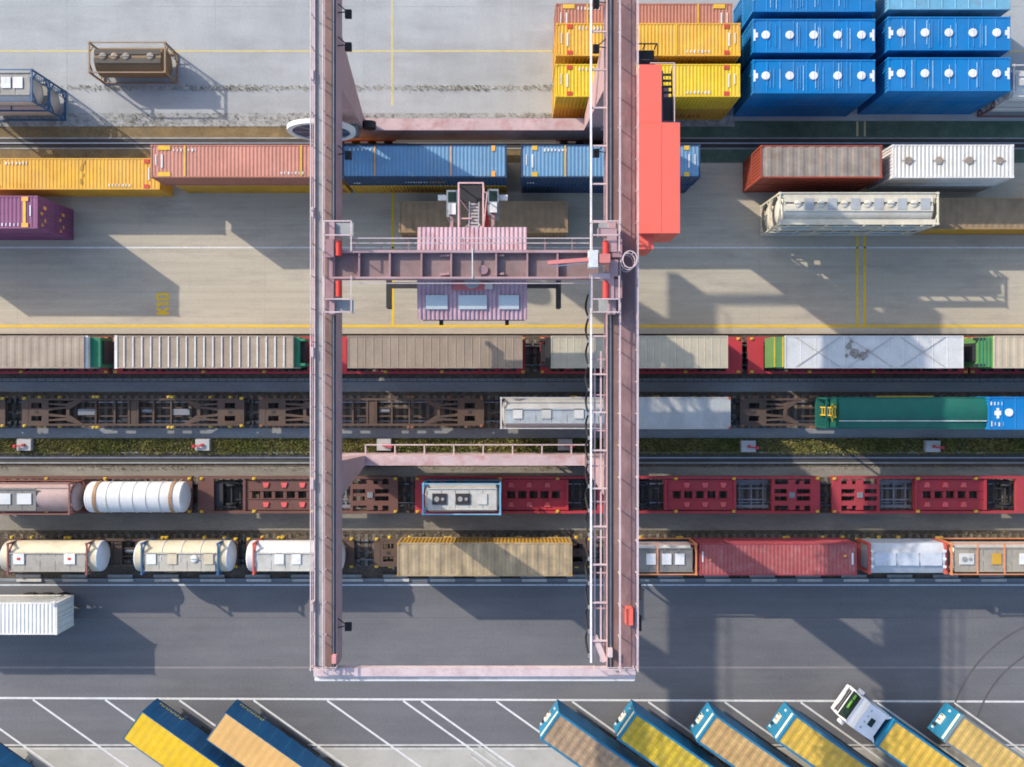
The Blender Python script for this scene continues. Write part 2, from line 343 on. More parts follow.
cy = paint('paint_yellow', (0.56,0.30,0.03), RUST, 0.22); cy2 = paint('paint_lemon', (0.58,0.39,0.008), RUST, 0.15); cyd = paint('paint_ochre', (0.48,0.27,0.02), RUST, 0.3)
cbr = paint('paint_brown_red', (0.40,0.175,0.135), RUST, 0.2); cbd = paint('paint_dull_brown', (0.34,0.14,0.10), RUST, 0.4)
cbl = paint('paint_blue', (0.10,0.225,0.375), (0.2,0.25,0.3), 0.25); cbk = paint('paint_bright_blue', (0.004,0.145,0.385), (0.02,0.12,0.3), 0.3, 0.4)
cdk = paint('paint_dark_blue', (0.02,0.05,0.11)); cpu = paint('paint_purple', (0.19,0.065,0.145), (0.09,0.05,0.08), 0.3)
cteal = paint('paint_worn_blue', (0.11,0.30,0.44), RUST, 0.35); cwh = paint('paint_white', (0.47,0.465,0.44), (0.35,0.3,0.22), 0.35)
cwg = paint('paint_offwhite', (0.50,0.47,0.38), (0.3,0.22,0.12), 0.4); cmar = paint('paint_maroon', (0.27,0.045,0.06), RUST, 0.2)
crust = mat('rusty_roof', (0.22,0.19,0.165), 0.8, 0.25, 0.9, (0.16,0.10,0.065), 0.6, 1.2); crw = paint('paint_rust_red', (0.25,0.05,0.03), RUST, 0.4)
cgrey = mat('grey_roof', (0.26,0.28,0.295), 0.6, 0.18, 0.5, (0.38,0.36,0.32), 0.7, 0.8, stretch=(1.2,.6,1), chips=.3); colv = mat('olive_tarp_roof', (0.30,0.235,0.145), 0.8, 0.25, 0.8, (0.13,0.105,0.075), 0.8, 1.0, stretch=(1.1,.7,1), chips=.3)
ctan = mat('tan_roof', (0.235,0.165,0.10), 0.8, 0.2, 0.8, (0.16,0.11,0.07), 0.6, 1.0)
cyt = paint('paint_tan', (0.27,0.18,0.09), RUST, .3)
cgn = paint('paint_green', (0.009,0.095,0.072), (0.02,0.06,0.05), 0.5); csw = paint('paint_stack_red', (0.50,0.10,0.07))

def at(u0, u1, v0, v1, h):   # box footprint from its roof outline at height h
    return (X(u0,h)+X(u1,h))/2, (Y(v0,h)+Y(v1,h))/2
G_N = 'containers stacked in the north-east yard'
# --- yellow stack, three rows
def box45(name, label, u0, u1, v0, v1, top, z, H, m, group, **k):
    x, y = at(u0, u1, v0, v1, top); return container(name, label, 'container', x, y, z, 13.72, H, m, group=group, pitch=0.26, **k)
def marks45(r, L, H, patchm, tickm=None, big=False, lines=None):
    z = H-0.012
    for s in (-1, 1):
        for sy in (-1, 1): patch(r, 'corner_patch', patchm, s*(L/2-1.02)-(.45 if big else .2), s*(L/2-1.02)+(.45 if big else .2), sy*0.98-.16, sy*0.98+.16, z+.003)
        patch(r, 'white_stripe', M_wm, s*(L/2-.85)-.06, s*(L/2-.85)+.06, -.5, .5, z+.004); patch(r, 'white_stripe', M_wm, s*(L/2-2.0+1.6)-.04, s*(L/2-2.0+1.6)+.04, -.3, .5, z+.004)
    ticks(r, M_wm, -L/2+1.7, 0.72, z, 7, .27, .11, .22); ticks(r, M_wm, L/2-4.0, -1.0, z, 7, .27, .11, .22)
    for xx in (lines or []): patch(r, 'roof_line', M_ywm, xx-.06, xx+.06, -1.15, 1.15, z+.002)
for z, lab in ((0.0, 'lower yellow container of the front row under the lemon yellow one'), (2.9, 'lemon yellow long container on top of the front row beside the orange crane house')):
    r = box45('shipping_container', lab, 559, 737, 63.3, 97.3, 5.8, z, 2.9, cy2 if z else cyd, G_N)
    if z: marks45(r, 13.72, 2.9, M_rm)
    else:
        for xx in (-4.2, 2.2): wall_ticks(r, M_rm, xx, 0.7, -1.22, 8, .35, .1, .7)
for z, lab in ((0.0, 'lower yellow container of the second row, mostly hidden behind the lemon yellow stack'), (2.9, 'orange yellow long container on top of the second row with red corner patches')):
    r = box45('shipping_container', lab, 558, 738.5, 22.3, 56.5, 5.8, z, 2.9, cy if z else cyd, G_N)
    if z: marks45(r, 13.72, 2.9, M_rm, lines=[2.1])
r = container('shipping_container', 'brown red container with yellow corner patches at the top edge behind yellow containers', 'container', X(644,2.9), 28.3, 0, 13.72, 2.9, cbd, group=G_N, pitch=0.26)
marks45(r, 13.72, 2.9, M_ywm, big=True, lines=[-4.4, 4.2])
# --- blue bulk containers, two columns, three rows, two high
ribm = [paint('rib_pale', (0.24,0.42,0.60)), paint('rib_mid', (0.08,0.27,0.48)), paint('rib_blue', (0.03,0.20,0.43))]
def bulk(label, u0, u1, v0, v1, top, z, m, holes, group, wallm=None, roofm=None):
    x, y = at(u0, u1, v0, v1, top)
    r = container('bulk_container', label, 'container', x, y, z, 9.12, 2.9, wallm or m, roofm or m, 2.5, group, pitch=0.95, amp=0.03, ribs=True, wpitch=2.2)
    if holes:
        for k in range(holes[0]):
            xx = -9.12/2+holes[1]+k*holes[2]
            h = MB().ring([(0,.31),(.06,.31),(.075,.27),(.075,0.001)], 'z', 18, (xx,0.05,2.87)).build('loading_hatch', holes[3], r)
            MB().box(xx-.03, xx+.03, -.2, .3, 2.947, 2.965).build('hatch_bar', holes[3], h)
        if holes[4]:
            for s in (-1, 1): patch(r, 'end_mark', M_wm, s*4.42-.08, s*4.42+.08, -.38, .48, 2.875)
            for s in (-1, 1): patch(r, 'end_mark', M_wm, s*4.26-.1, s*4.26+.1, -.14, .24, 2.876)
            for k in range(4):
                for j in random.sample((-2, -1, 0, 1, 2), random.randint(2, 4)):
                    xx = -3.4+k*1.76+.4+j*.22+random.uniform(-.05,.05); patch(r, 'roof_rib', random.choice(ribm), xx-.02, xx+.02, -random.uniform(.7,1.08), random.uniform(.5,1.08), 2.862, .035)
    return r
rows = [(59.5, 93.3, 'front'), (18.3, 53.0, 'second'), (-23, 12.5, 'third')]
hb = (5, 0.98, 1.78, M_wm, True)
for ci, (u0, u1, dv, cn) in enumerate(((754.5, 873.5, 0, 'left'), (889, 1009.5, -2.3, 'right'))):
    for v0, v1, rn in rows:
        for z in (0, 2.9):
            m = cbk; rf = None; hs = hb if z else None
            if rn == 'third' and ci == 1 and z: m, hs = cteal, None
            lab = '%s blue bulk container in the %s column, %s row of the blue stack' % ('upper hatched' if z else 'lower', cn, rn)
            if m is cteal: lab = 'worn pale blue container on top of the right column at the top edge'
            bulk(lab, u0, u1, v0+dv, v1+dv, 5.8, z, m, hs, 'blue bulk containers stacked two high')
# --- rusty and white pair
for z in (0, 2.62):
    x, y = at(762, 881, 145.5, 177.3, 5.24)
    container('shipping_container', ('rust red container with a weathered grey brown roof beside the white hatched one' if z else 'lower rust red container beneath the weathered grey brown roof'), 'container', x, y, z, 9.12, 2.62, crw, crust if z else crw, group=None, pitch=0.8, amp=0.03)
    x, y = at(893, 1013.5, 144.3, 178, 5.24)
    r = container('shipping_container', ('white container with four grey round roof hatches' if z else 'lower white container beneath the one with four roof hatches'), 'container', x, y, z, 9.12, 2.62, paint('paint_pale_grey', (0.50,0.50,0.50), RUST, .3), cwh, W=2.5, pitch=0.30, amp=0.045)
    if z:
        for k in range(4):
            h = MB().ring([(0,.29),(.07,.29),(.08,.25),(.08,.001)], 'z', 16, (-3.35+k*2.27,.05,2.6)).build('loading_hatch', crust, r); MB().box(-3.35+k*2.27-.5, -3.35+k*2.27+.5, .02, .08, 2.6, 2.64).build('hatch_bar', M_kerbg, h)
x, y = at(922, 1090, 196, 231, 2.6)
container('shipping_container', 'single ochre container with brown roof at the right edge behind the white tank stack', 'container', x, y, 0, 12.19, 2.6, cyd, ctan, pitch=0.5, framem=cyt, castm=cyt)
# --- long row behind the crane rail
G_R = 'containers in the long row north of the middle lane'
x, y = at(398, 568.5, 200.6, 233, 2.6)
container('shipping_container', 'tan brown single container standing under the crane trolley stair', 'container', x, y, 0, 13.2, 2.6, cyt, ctan, pitch=0.55)
x, y = at(-15, 158, 158, 189.5, 2.75)
r = container('shipping_container', 'orange yellow single container at the left end of the long row', 'container', x, y, 0, 13.72, 2.75, cy, group=G_R, pitch=.28); marks45(r, 13.72, 2.75, M_rm)
for q, (a_, b_, rr_) in enumerate(((.8,.5,.3),(.9,-.1,.22),(.75,-.6,.26),(1.0,.9,.15))): MB().plate([(a_+rr_*.55*random.uniform(.4,1.1)*math.cos(6.283*k/8), b_+rr_*1.3*random.uniform(.5,1.1)*math.sin(6.283*k/8)) for k in range(8)], 2.741+q*.0005, 2.748+q*.001).build('roof_stain', paint('stain', (0.33,0.19,0.03), RUST, .6), r)
xb, yb = X(149.5+1, 5.5)+13.72/2, (Y(145,5.5)+Y(177,5.5))/2
r = container('shipping_container', 'salmon red long container with yellow corners on top of a yellow one', 'container', xb, yb, 2.75, 13.72, 2.75, cbd, cbr, group=G_R, pitch=.28); marks45(r, 13.72, 2.75, M_ywm, big=True, lines=[-4.3, 4.4])
r = container('shipping_container', 'yellow container beneath the salmon red one', 'container', xb+.55, yb, 0, 13.2, 2.75, cyd, group=G_R, pitch=.28); wall_ticks(r, M_rm, 4.6, .6, -1.22, 6, .3, .1, .6)
xb = (X(341.5,5.5)+X(507,5.5))/2
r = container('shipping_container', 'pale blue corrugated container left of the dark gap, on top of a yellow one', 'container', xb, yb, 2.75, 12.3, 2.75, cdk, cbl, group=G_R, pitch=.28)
ticks(r, M_wm, -5.6, .75, 2.738, 7, .3, .09, .24); wall_ticks(r, M_wm, -1.6, 1.0, -1.22, 9, .2, .07, .3); wall_ticks(r, M_ywm, .3, 1.0, -1.22, 6, .2, .07, .3); wall_ticks(r, M_wm, -5.6, .7, -1.22, 3, .2, .1, .3)
for xx in (-3.7, 2.0): patch(r, 'roof_line', M_om, xx-.04, xx+.04, -1.1, 1.1, 2.741)
for sy in (-1, 1): patch(r, 'corner_patch', M_om, 5.02, 5.3, sy*.95-.2, sy*.95+.2, 2.742)
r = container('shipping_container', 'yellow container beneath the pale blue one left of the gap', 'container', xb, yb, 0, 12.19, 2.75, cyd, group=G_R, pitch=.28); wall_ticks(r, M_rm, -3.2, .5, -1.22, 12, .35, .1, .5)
xb = (X(521,5.5)+X(700.5,5.5))/2
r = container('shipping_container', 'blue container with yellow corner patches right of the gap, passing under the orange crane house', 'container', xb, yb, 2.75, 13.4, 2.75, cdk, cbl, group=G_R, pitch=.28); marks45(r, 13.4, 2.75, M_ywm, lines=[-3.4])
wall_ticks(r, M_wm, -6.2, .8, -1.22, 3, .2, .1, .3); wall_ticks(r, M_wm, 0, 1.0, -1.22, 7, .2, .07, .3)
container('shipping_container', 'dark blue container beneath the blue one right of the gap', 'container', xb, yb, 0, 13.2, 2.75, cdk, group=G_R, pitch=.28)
# purple pair at the left edge
x = X(37.5,5.5)-12.19/2; y = (Y(195,5.5)+Y(229,5.5))/2
for z in (0, 2.75):
    r = container('shipping_container', 'purple container with yellow stripe on top at the left edge' if z else 'lower purple container at the left edge', 'container', x, y, z, 12.19, 2.75, cpu, pitch=.3)
    if z:
        patch(r, 'yellow_stripe', M_ywm, 5.0, 5.22, -1.1, 1.1, 2.742); patch(r, 'white_stripe', M_wm, 5.5, 5.6, -.3, .5, 2.742)
        for sy in (-1, 1): patch(r, 'corner_patch', M_om, 4.9, 5.4, sy*.98-.16, sy*.98+.16, 2.7425, .03)
        ticks(r, M_wm, 3.4, -1.05, 2.738, 5, .3, .09, .24)
    for (a_, b_, c_, d_) in ((-.95,-.75,1.9,2.2), (-.6,-.3,1.55,1.75), (-.1,.1,2.0,2.3), (.35,.6,1.5,1.9)): MB().box(6.08, 6.11, a_, b_, c_, d_).build('door_plate', M_om, r)
# white container on a trailer, bottom left
x = X(57,3.8)-12.19/2; y = (Y(603,3.8)+Y(634.7,3.8))/2

# ---- tank containers
DOME = 0.38
def barrel(L, r, n=28): return MB().ring([(-L/2+DOME, r), (L/2-DOME, r)], 'x', n, caps=False)
def dome_end(r, s, n=28):
    pr = [(s*DOME*math.sin(R(a)), r*math.cos(R(a))) for a in (0, 18, 36, 54, 72, 88)]
    return MB().ring(pr if s > 0 else pr[::-1], 'x', n)
def tank(name, label, x, y, z, L, H, tankm, framem, W=2.44, FL=None, group=None, ribs=0, ribm=None, walk=None, hatch=(), side_rails=True, ladder=True, r=None, top_bars=0, straps=False, domem=None, deck=None):
    """FL is the length of the supporting frame; swap tanks have domes that stick out past it"""
    FL = FL or L; root = thing(name, label, 'tank container', (x,y,z), 0, group); r = r or min(W, H)/2-0.10; zc = H-0.13-r
    bl = (L-0.25) if FL == L else L
    link('barrel', shared(('barrel', bl, r), lambda: barrel(bl, r), tankm, True), root, (0,0,zc))
    for s in (-1, 1): link('end_dome', shared(('end_dome', r, s), lambda: dome_end(r, s), domem or tankm, True), root, (s*(bl/2-DOME), 0, zc))
    if deck:
        dm, d0, d1, q0, q1 = deck
        n = max(2, round((d1-d0)/1.15))
        for i in range(n): MB().box(d0+(d1-d0)*i/n+.02, d0+(d1-d0)*(i+1)/n-.02, q0, q1, H-.165, H-.13).build('deck_plate', dm, root)
        for yy in (q0, q1): MB().box(d0, d1, yy-.04, yy+.04, H-.18, H-.06).build('deck_edge', framem if False else dm, root)
    for i in range(ribs):
        xx = -bl/2+.9+(bl-1.8)*i/max(1, ribs-1)
        MB().ring([(-.03,r+.004),(-.03,r+.035),(.03,r+.035),(.03,r+.004)], 'x', 28, (xx,0,zc), False).build('stiffener_ring', ribm or framem, root, smooth=False)
    def end():
        f = MB(); p = .06
        for sy in (-1, 1):
            f.box(-p, p, sy*(W/2-p)-p, sy*(W/2-p)+p, .12, H-.1)
            f.bar((0, sy*(W/2-.08), .7), (0, sy*(W/2-.75), .12), .09); f.bar((0, sy*(W/2-.08), H-.75), (0, sy*(W/2-.75), H-.12), .09)
        f.box(-p+.004, p-.004, -W/2+.1, W/2-.1, .015, .13); f.box(-p+.004, p-.004, -W/2+.1, W/2-.1, H-.13, H-.015); return f
    if straps:
        for s in (-1, 1): MB().ring([(-.13,r-.01),(-.13,r+.05),(.13,r+.05),(.13,r-.01)], 'x', 28, (s*FL/2*.95,0,zc), False).build('saddle_strap', framem, root)
    else:
        for s in (-1, 1): link('end_frame', shared(('end_frame', W, H), end, framem), root, (s*(FL/2-.07), 0, 0))
    if straps:
        for s in (-1, 1): MB().box(s*FL/2*.95-.12, s*FL/2*.95+.12, -W/2+.05, W/2-.05, 0, zc-r*.7).build('saddle', framem, root)
    castings(root, FL, W, H if not straps else .24, framem)
    if side_rails:
        for sy in (-1, 1):
            MB().box(-FL/2+.16, FL/2-.16, sy*(W/2-.05)-.045, sy*(W/2-.05)+.045, .02, .13).build('bottom_rail', framem, root)
            MB().box(-FL/2+.16, FL/2-.16, sy*(W/2-.05)-.04, sy*(W/2-.05)+.04, H-.11, H-.03).build('top_rail', framem, root)
    for i in range(top_bars):
        xx = -FL/2+FL*(i+1)/(top_bars+1); MB().box(xx-.05, xx+.05, -W/2+.1, W/2-.1, H-.1, H-.035).build('top_crossbar', framem, root)
    if walk:
        wm, w0, w1, yo = walk
        for sy in (-1, 1): MB().box(w0, w1, yo+sy*.34-.20, yo+sy*.34+.20, H-.125, H-.085).build('walkway', wm, root)
        for xx in (w0+.05, 0.5*(w0+w1), w1-.05): MB().box(xx-.04, xx+.04, yo-.5, yo+.5, H-.16, H-.127).build('walkway_bracket', framem, root)
    for (xx, yy, kind, hm) in hatch:
        if kind == 'lid':
            q = MB().ring([(0,.27),(.10,.27),(.11,.24),(.14,.15),(.14,.001)], 'z', 16, (xx,yy,H-.14)).build('manhole_lid', hm, root); MB().box(xx-.3, xx+.3, yy-.03, yy+.03, H+.001, H+.03).build('lid_clamp', M_kerbg, q)
        elif kind == 'box':
            q = MB().box(xx-.55, xx+.55, yy-.42, yy+.42, H-.2, H-.05).build('spill_box', hm, root); MB().cyl('z', (xx-.2,yy,H-.03), .2, .05).build('valve', M_kerbg, q); MB().cyl('z', (xx+.25,yy,H-.03), .13, .06).build('valve', M_kerbg, q)
        elif kind == 'panel':
            MB().box(xx-.36, xx+.36, yy-.42, yy+.42, H-.1, H-.06).build('roof_panel', hm, root)
        elif kind == 'placard2': MB().box(xx-.55, xx+.55, yy-.42, yy+.42, H-.1, H-.06).build('roof_panel', hm, root)
        elif kind == 'placard':
            q = MB().box(xx-.42, xx+.42, yy-.42, yy+.42, H-.08, H-.05).build('placard', M_wm, root); MB().box(xx-.12, xx+.12, yy-.1, yy+.1, H-.049, H-.042).build('red_symbol', M_rm, q); MB().box(xx-.16, xx+.16, yy-.03, yy+.03, H-.0485, H-.0415).build('red_symbol', M_rm, q)
    if ladder:
        ld = MB()
        for sy in (-.2, .2): ld.bar((FL/2+.0, .7+sy, .2), (FL/2+.0, .7+sy, H-.2), .035)
        for k in range(7): ld.bar((FL/2, .5, .35+k*.3), (FL/2, .9, .35+k*.3), .03)
        ld.build('ladder', framem, root)
    return root
tst = mat('tank_steel', (0.44,0.43,0.41), 0.4, 0.1, 0.6, (0.3,0.25,0.2), .4, metal=.35); tcr = paint('tank_cream', (0.46,0.41,0.30), (0.3,0.2,0.1), .4)
tbr = paint('tank_brown', (0.17,0.11,0.055), RUST, .4); fbr = paint('frame_brown', (0.25,0.17,0.11), RUST, .3); fbl = paint('frame_blue', (0.03,0.10,0.22)); flb = paint('frame_light_blue', (0.13,0.36,0.55))
forg = paint('frame_orange', (0.55,0.2,0.08), RUST, .3); fred = paint('frame_red', (0.45,0.08,0.06), RUST, .2); fmar = paint('frame_maroon', (0.2,0.08,0.07), RUST, .3); fgr = paint('frame_grey', (0.4,0.4,0.4))
twhite = paint('tank_white', (0.47,0.48,0.49), (0.45,0.4,0.33), .3); tgrey = paint('tank_grey', (0.48,0.48,0.47), (0.3,0.25,0.18), .4); wplate = paint('walk_plate', (0.42,0.42,0.40), GRIME, .4)
x, y = at(88.5, 165, 43.5, 70.5, 2.6)
tank('tank_container', 'brown tank container standing alone in the north yard with three valve lids', x, y, 0, 6.06, 2.6, tbr, fbr, walk=(paint('tray_dark', (0.06,0.052,0.045)), -2.6, 2.6, 0.1), hatch=((-1.9,.1,'lid',crust),(-.1,.1,'lid',crust),(1.8,.1,'lid',crust),(-1.0,.1,'lid',fbr)))
xx, yy = X(32.2,5.1)-6.06/2, (Y(68.6,5.1)+Y(101,5.1))/2
for z in (0, 2.55):
    tank('tank_container', 'steel tank container in a blue frame, upper of the pair at the left edge' if z else 'steel tank container in a dark frame, lower of the pair at the left edge', xx, yy, z, 6.06, 2.55, tst, fbl, deck=(paint('deck_dusty2', (0.24,0.235,0.22), GRIME, .5), -2.8, 2.8, -.7, .95), hatch=((1.0,.2,'panel',M_wm),(1.9,.2,'panel',M_wm)), top_bars=1)
xx, yy = (X(780,5.2)+X(938.6,5.2))/2, (Y(192,5.2)+Y(224.6,5.2))/2
tpan = paint('panel_blue_grey', (0.30,0.32,0.34)); tcw = paint('tank_warm_white', (0.52,0.49,0.42), (0.35,0.28,0.18), .4)
M_wbl = paint('stripe_blue', (0.12,0.30,0.45))
for z in (0, 2.6):
    hs = []
    for k in range(6): hs += [(-4.6+k*1.75, .35, 'lid', tcw), (-3.75+k*1.75, .35, 'panel', tpan)]
    r = tank('tank_container', 'long cream white tank container with roof lids, upper of the pair in the middle lane' if z else 'long cream white tank container, lower of the pair in the middle lane', xx, yy, z, 12.0, 2.6, tcw, cwg, walk=(cwg, -5.6, 5.6, .35), hatch=hs if z else (), r=1.13)
    for sy in (-1, 1): MB().box(-5.8, 5.8, sy*.98-.17, sy*.98+.17, 2.42, 2.5).build('top_beam', cwg, r)
    for k in range(3): MB().box(-5.4+k*4, -3.2+k*4, -1.235, -1.19, .9, 1.15).build('blue_panel', M_wbl, r)
    MB().box(-5.8, 5.8, -1.23, -1.15, .55, .9).build('side_beam', cwg, r); MB().box(-5.8, 5.8, -1.23, -1.15, 1.45, 1.65).build('side_beam', cwg, r)
    for k in range(8): MB().box(-5.2+k*1.45, -5.05+k*1.45, -1.21, -1.12, .1, 2.4).build('side_post', cwg, r)
for z in (0, 2.6): tank('tank_container', 'white tank container at the right edge beside the blue stack, upper of a pair' if z else 'white tank container in a dark red frame at the right edge, lower of a pair', X(977)+3.03, 22.75, z, 6.06, 2.6, twhite, paint('frame_white',(0.5,0.49,0.47), RUST, .3) if z else fmar, walk=(wplate, -2.6, 2.6, .2))

# ================================================================= WAGONS
wbr = paint('wagon_brown', (0.075,0.053,0.043), RUST, .5, .8, .2); wrb = paint('wagon_red_brown', (0.115,0.055,0.047), RUST, .4, .8, .15); wrd = paint('wagon_red', (0.37,0.03,0.042), RUST, .25, .6); wrd2 = paint('wagon_dull_red', (0.30,0.03,0.042), RUST, .3, .6)
wyl = paint('wagon_yellow', (0.60,0.34,0.03), RUST, .6, .7); M_lock = paint('lock_yellow', (0.55,0.36,0.03), RUST, .4); M_tread = paint('tread_grey', (0.16,0.17,0.19)); M_brk = paint('bracket_red', (0.55,0.09,0.09))
def wheelset(): return MB().cyl('y', (0,0,0), .08, 1.5).ring([(-.06,.40),(-.06,.46),(.0,.46),(.03,.43),(.08,.43)], 'y', 20, (0,.755,0)).ring([(-.08,.43),(-.03,.43),(0,.46),(.06,.46),(.06,.40)], 'y', 20, (0,-.755,0))
def bogie(root, x):
    b = link('bogie', shared(('bogie',), lambda: MB().box(-1.3,1.3,-1.05,-.9,.4,.72).box(-1.3,1.3,.9,1.05,.4,.72).box(-.3,.3,-.899,.899,.45,.8), M_dark), root, (x,0,.15))
    for s in (-1, 1): link('wheelset', shared(('wheelset',), wheelset, M_dark), b, (s*.9, 0, .44))
def buffers(root, x, s, m):
    for sy in (-1, 1): link('buffer', shared(('buffer', s), lambda: MB().cyl('x', (s*.22,0,0), .09, .44, 10).ring([(s*.44,.05),(s*.44,.23),(s*.49,.22),(s*.5,.02)][::1], 'x', 14), M_dark), root, (x, sy*.875, 1.02))
    link('coupling_hook', shared(('coupling_hook', s), lambda: MB().bar((0,0,0),(s*.55,0,-.05),.1).box(min(s*.4,s*.6),max(s*.4,s*.6),-.16,.16,-.14,-.04), M_dark), root, (x, 0, .98))
def lock(root, x, y, m=None, z=1.2):
    link('twist_lock', shared(('twist_lock',), lambda: MB().box(-.13,.13,-.10,.10,-.16,.05).box(-.05,.05,-.05,.05,.051,.12), m or M_lock), root, (x,y,z))

def pocket(label, u0, u1, ty, flip, m, group, bufs=(True, True), floor=True):
    """half of a twin pocket wagon: bogie platform, well, floor with five holes, well, short end platform"""
    xa, xb = X(u0,1.2), X(u1,1.2); L = xb-xa; W = 1.47
    root = thing('pocket_wagon', label, 'wagon', ((xb if flip else xa), ty, 0.0), math.pi if flip else 0, group)
    for s in (-1, 1): MB().box(.05, L-.05, s*(W-.09)-.09, s*(W-.09)+.09, .62, 1.2).build('side_sill', m, root)
    a, b, c, d = 3.8, 3.8+2.9, L-3.6, L-1.25
    # bogie platform: plates round H-shaped openings
    p = MB()
    p.box(0, .75, -W+.001, W-.001, .95, 1.196)
    for s in (-1, 1):
        p.box(.75, a-.2, s*.66-.19, s*.66+.19, .98, 1.18)
        p.box(1.25, 1.6, s*.98-.13, s*.98+.23*s*s, .98, 1.19)
    p.box(1.85, 2.6, -.469, .469, .96, 1.17).box(.75, 1.85, -.10, .10, .95, 1.15).box(2.6, a-.2, -.12, .12, .95, 1.15).box(1.95, 2.5, -1.2, -.851, .97, 1.185).box(1.95, 2.5, .851, 1.2, .97, 1.185)
    p.build('bogie_platform', m, root); MB().box(2.0, 2.45, -.22, .22, 1.171, 1.24).build('pivot_plate', M_tread, root)
    MB().box(a-.2, a, -W+.181, W-.181, .7, 1.17).build('cross_beam', m, root)
    for (q0, q1, nm) in ((a, b, 0), (c, d, 1)):
        f = MB()
        for s in (-1, 1): f.box(q0+.3, q1-.3, s*.45-.05, s*.45+.05, .4, .5); f.box(q0+.1, q1-.1, s*1.0-.12, s*1.0+.12, .35, .46)
        for k in range(3): xx = q0+.5+(q1-q0-1)*k/2; f.box(xx-.06, xx+.06, -1.2, 1.2, .32, .40)
        f.build('well_frame', M_tread if nm == 0 else M_dark, root)
    if floor:
        f = MB(); n = 5; e0, e1 = b+.15, c-.15; hx = [(e0+.35+(e1-e0-.7)*(k+.5)/n) for k in range(n)]; hw = (e1-e0-.7)/n*.36
        f.box(e0, e1, .29, 1.21, .8, 1.0).box(e0, e1, -1.21, -.29, .8, 1.0)
        ed = [e0]+[v for q in hx for v in (q-hw, q+hw)]+[e1]
        for k in range(0, len(ed), 2): f.box(ed[k], ed[k+1], -.289, .289, .8, .999)
        f.build('floor_panel', m, root)
        MB().box(e0, e1, .30, .36, 1.001, 1.06).box(e0, e1, -.36, -.30, 1.001, 1.06).build('floor_rib', m, root)
        for k in range(3):
            for s in (-1, 1): MB().plate([(e0+.8+k*1.45-.25,s*.78-.18),(e0+.8+k*1.45+.25,s*.78-.18),(e0+.8+k*1.45+.15,s*.78+.2),(e0+.8+k*1.45-.15,s*.78+.2)], 1.001, 1.09).build('bracket', M_brk, root)
    MB().box(b-.05, b+.15, -1.209, 1.209, .6, 1.12).build('cross_beam', m, root); MB().box(c-.15, c+.05, -1.209, 1.209, .6, 1.12).build('cross_beam', m, root)
    MB().box(d, L, -W+.001, W-.001, .9, 1.196).build('end_platform', m, root)
    for xx in (.2, L*.43, L*.72, L-.3):
        for s in (-1, 1): lock(root, xx, s*(W-.16))
    bogie(root, 1.95); bogie(root, L-.9 if not bufs[1] else L-1.6)
    if bufs[0]: buffers(root, 0, -1, m)
    if bufs[1]: buffers(root, L, 1, m)
    else: MB().box(L-.02, L+.34, -.3, .3, .7, 1.05).cyl('z', (L+.15,0,1.06), .26, .08).build('joint', M_dark, root)
    return root
GW = {'A': 'red pocket wagons of the trailer train', 'B': 'container flat wagons of the second train', 'C': 'pocket wagons of the third train', 'D': 'wagons of the tank train'}
pocket('red pocket wagon under the trailer at the left edge', -95, 108.5, TY['A'], True, wrd, GW['A'], (True, False))
pocket('red pocket wagon under the white ribbed trailer', 113, 323, TY['A'], False, wrd, GW['A'], (True, False))
pocket('red pocket wagon under the plain taupe trailer', 331, 525.5, TY['A'], True, wrd, GW['A'], (True, False))
pocket('red pocket wagon under the cream trailer crossed by the right girder', 540, 742, TY['A'], False, wrd, GW['A'], (True, False))
pocket('red pocket wagon under the silver trailer', 748, 968, TY['A'], True, wrd, GW['A'], (False, False))
pocket('red pocket wagon under the beige trailer at the right edge', 970, 1180, TY['A'], False, wrd, GW['A'], (False, True))
pocket('brown pocket wagon carrying the two tanks at the left edge', -10, 192, TY['C'], True, wrb, GW['C'], (False, True))
pocket('empty brown pocket wagon crossed by the left girder', 198, 398, TY['C'], True, wrb, GW['C'], (True, True))
pocket('red pocket wagon carrying a blue framed tank', 415, 613, TY['C'], False, wrd, GW['C'], (True, False))
pocket('empty red pocket wagon just right of the right girder', 620, 820, TY['C'], True, wrd2, GW['C'], (True, False))
pocket('empty red pocket wagon at the right edge of the third train', 832, 1032, TY['C'], False, wrd2, GW['C'], (True, False))

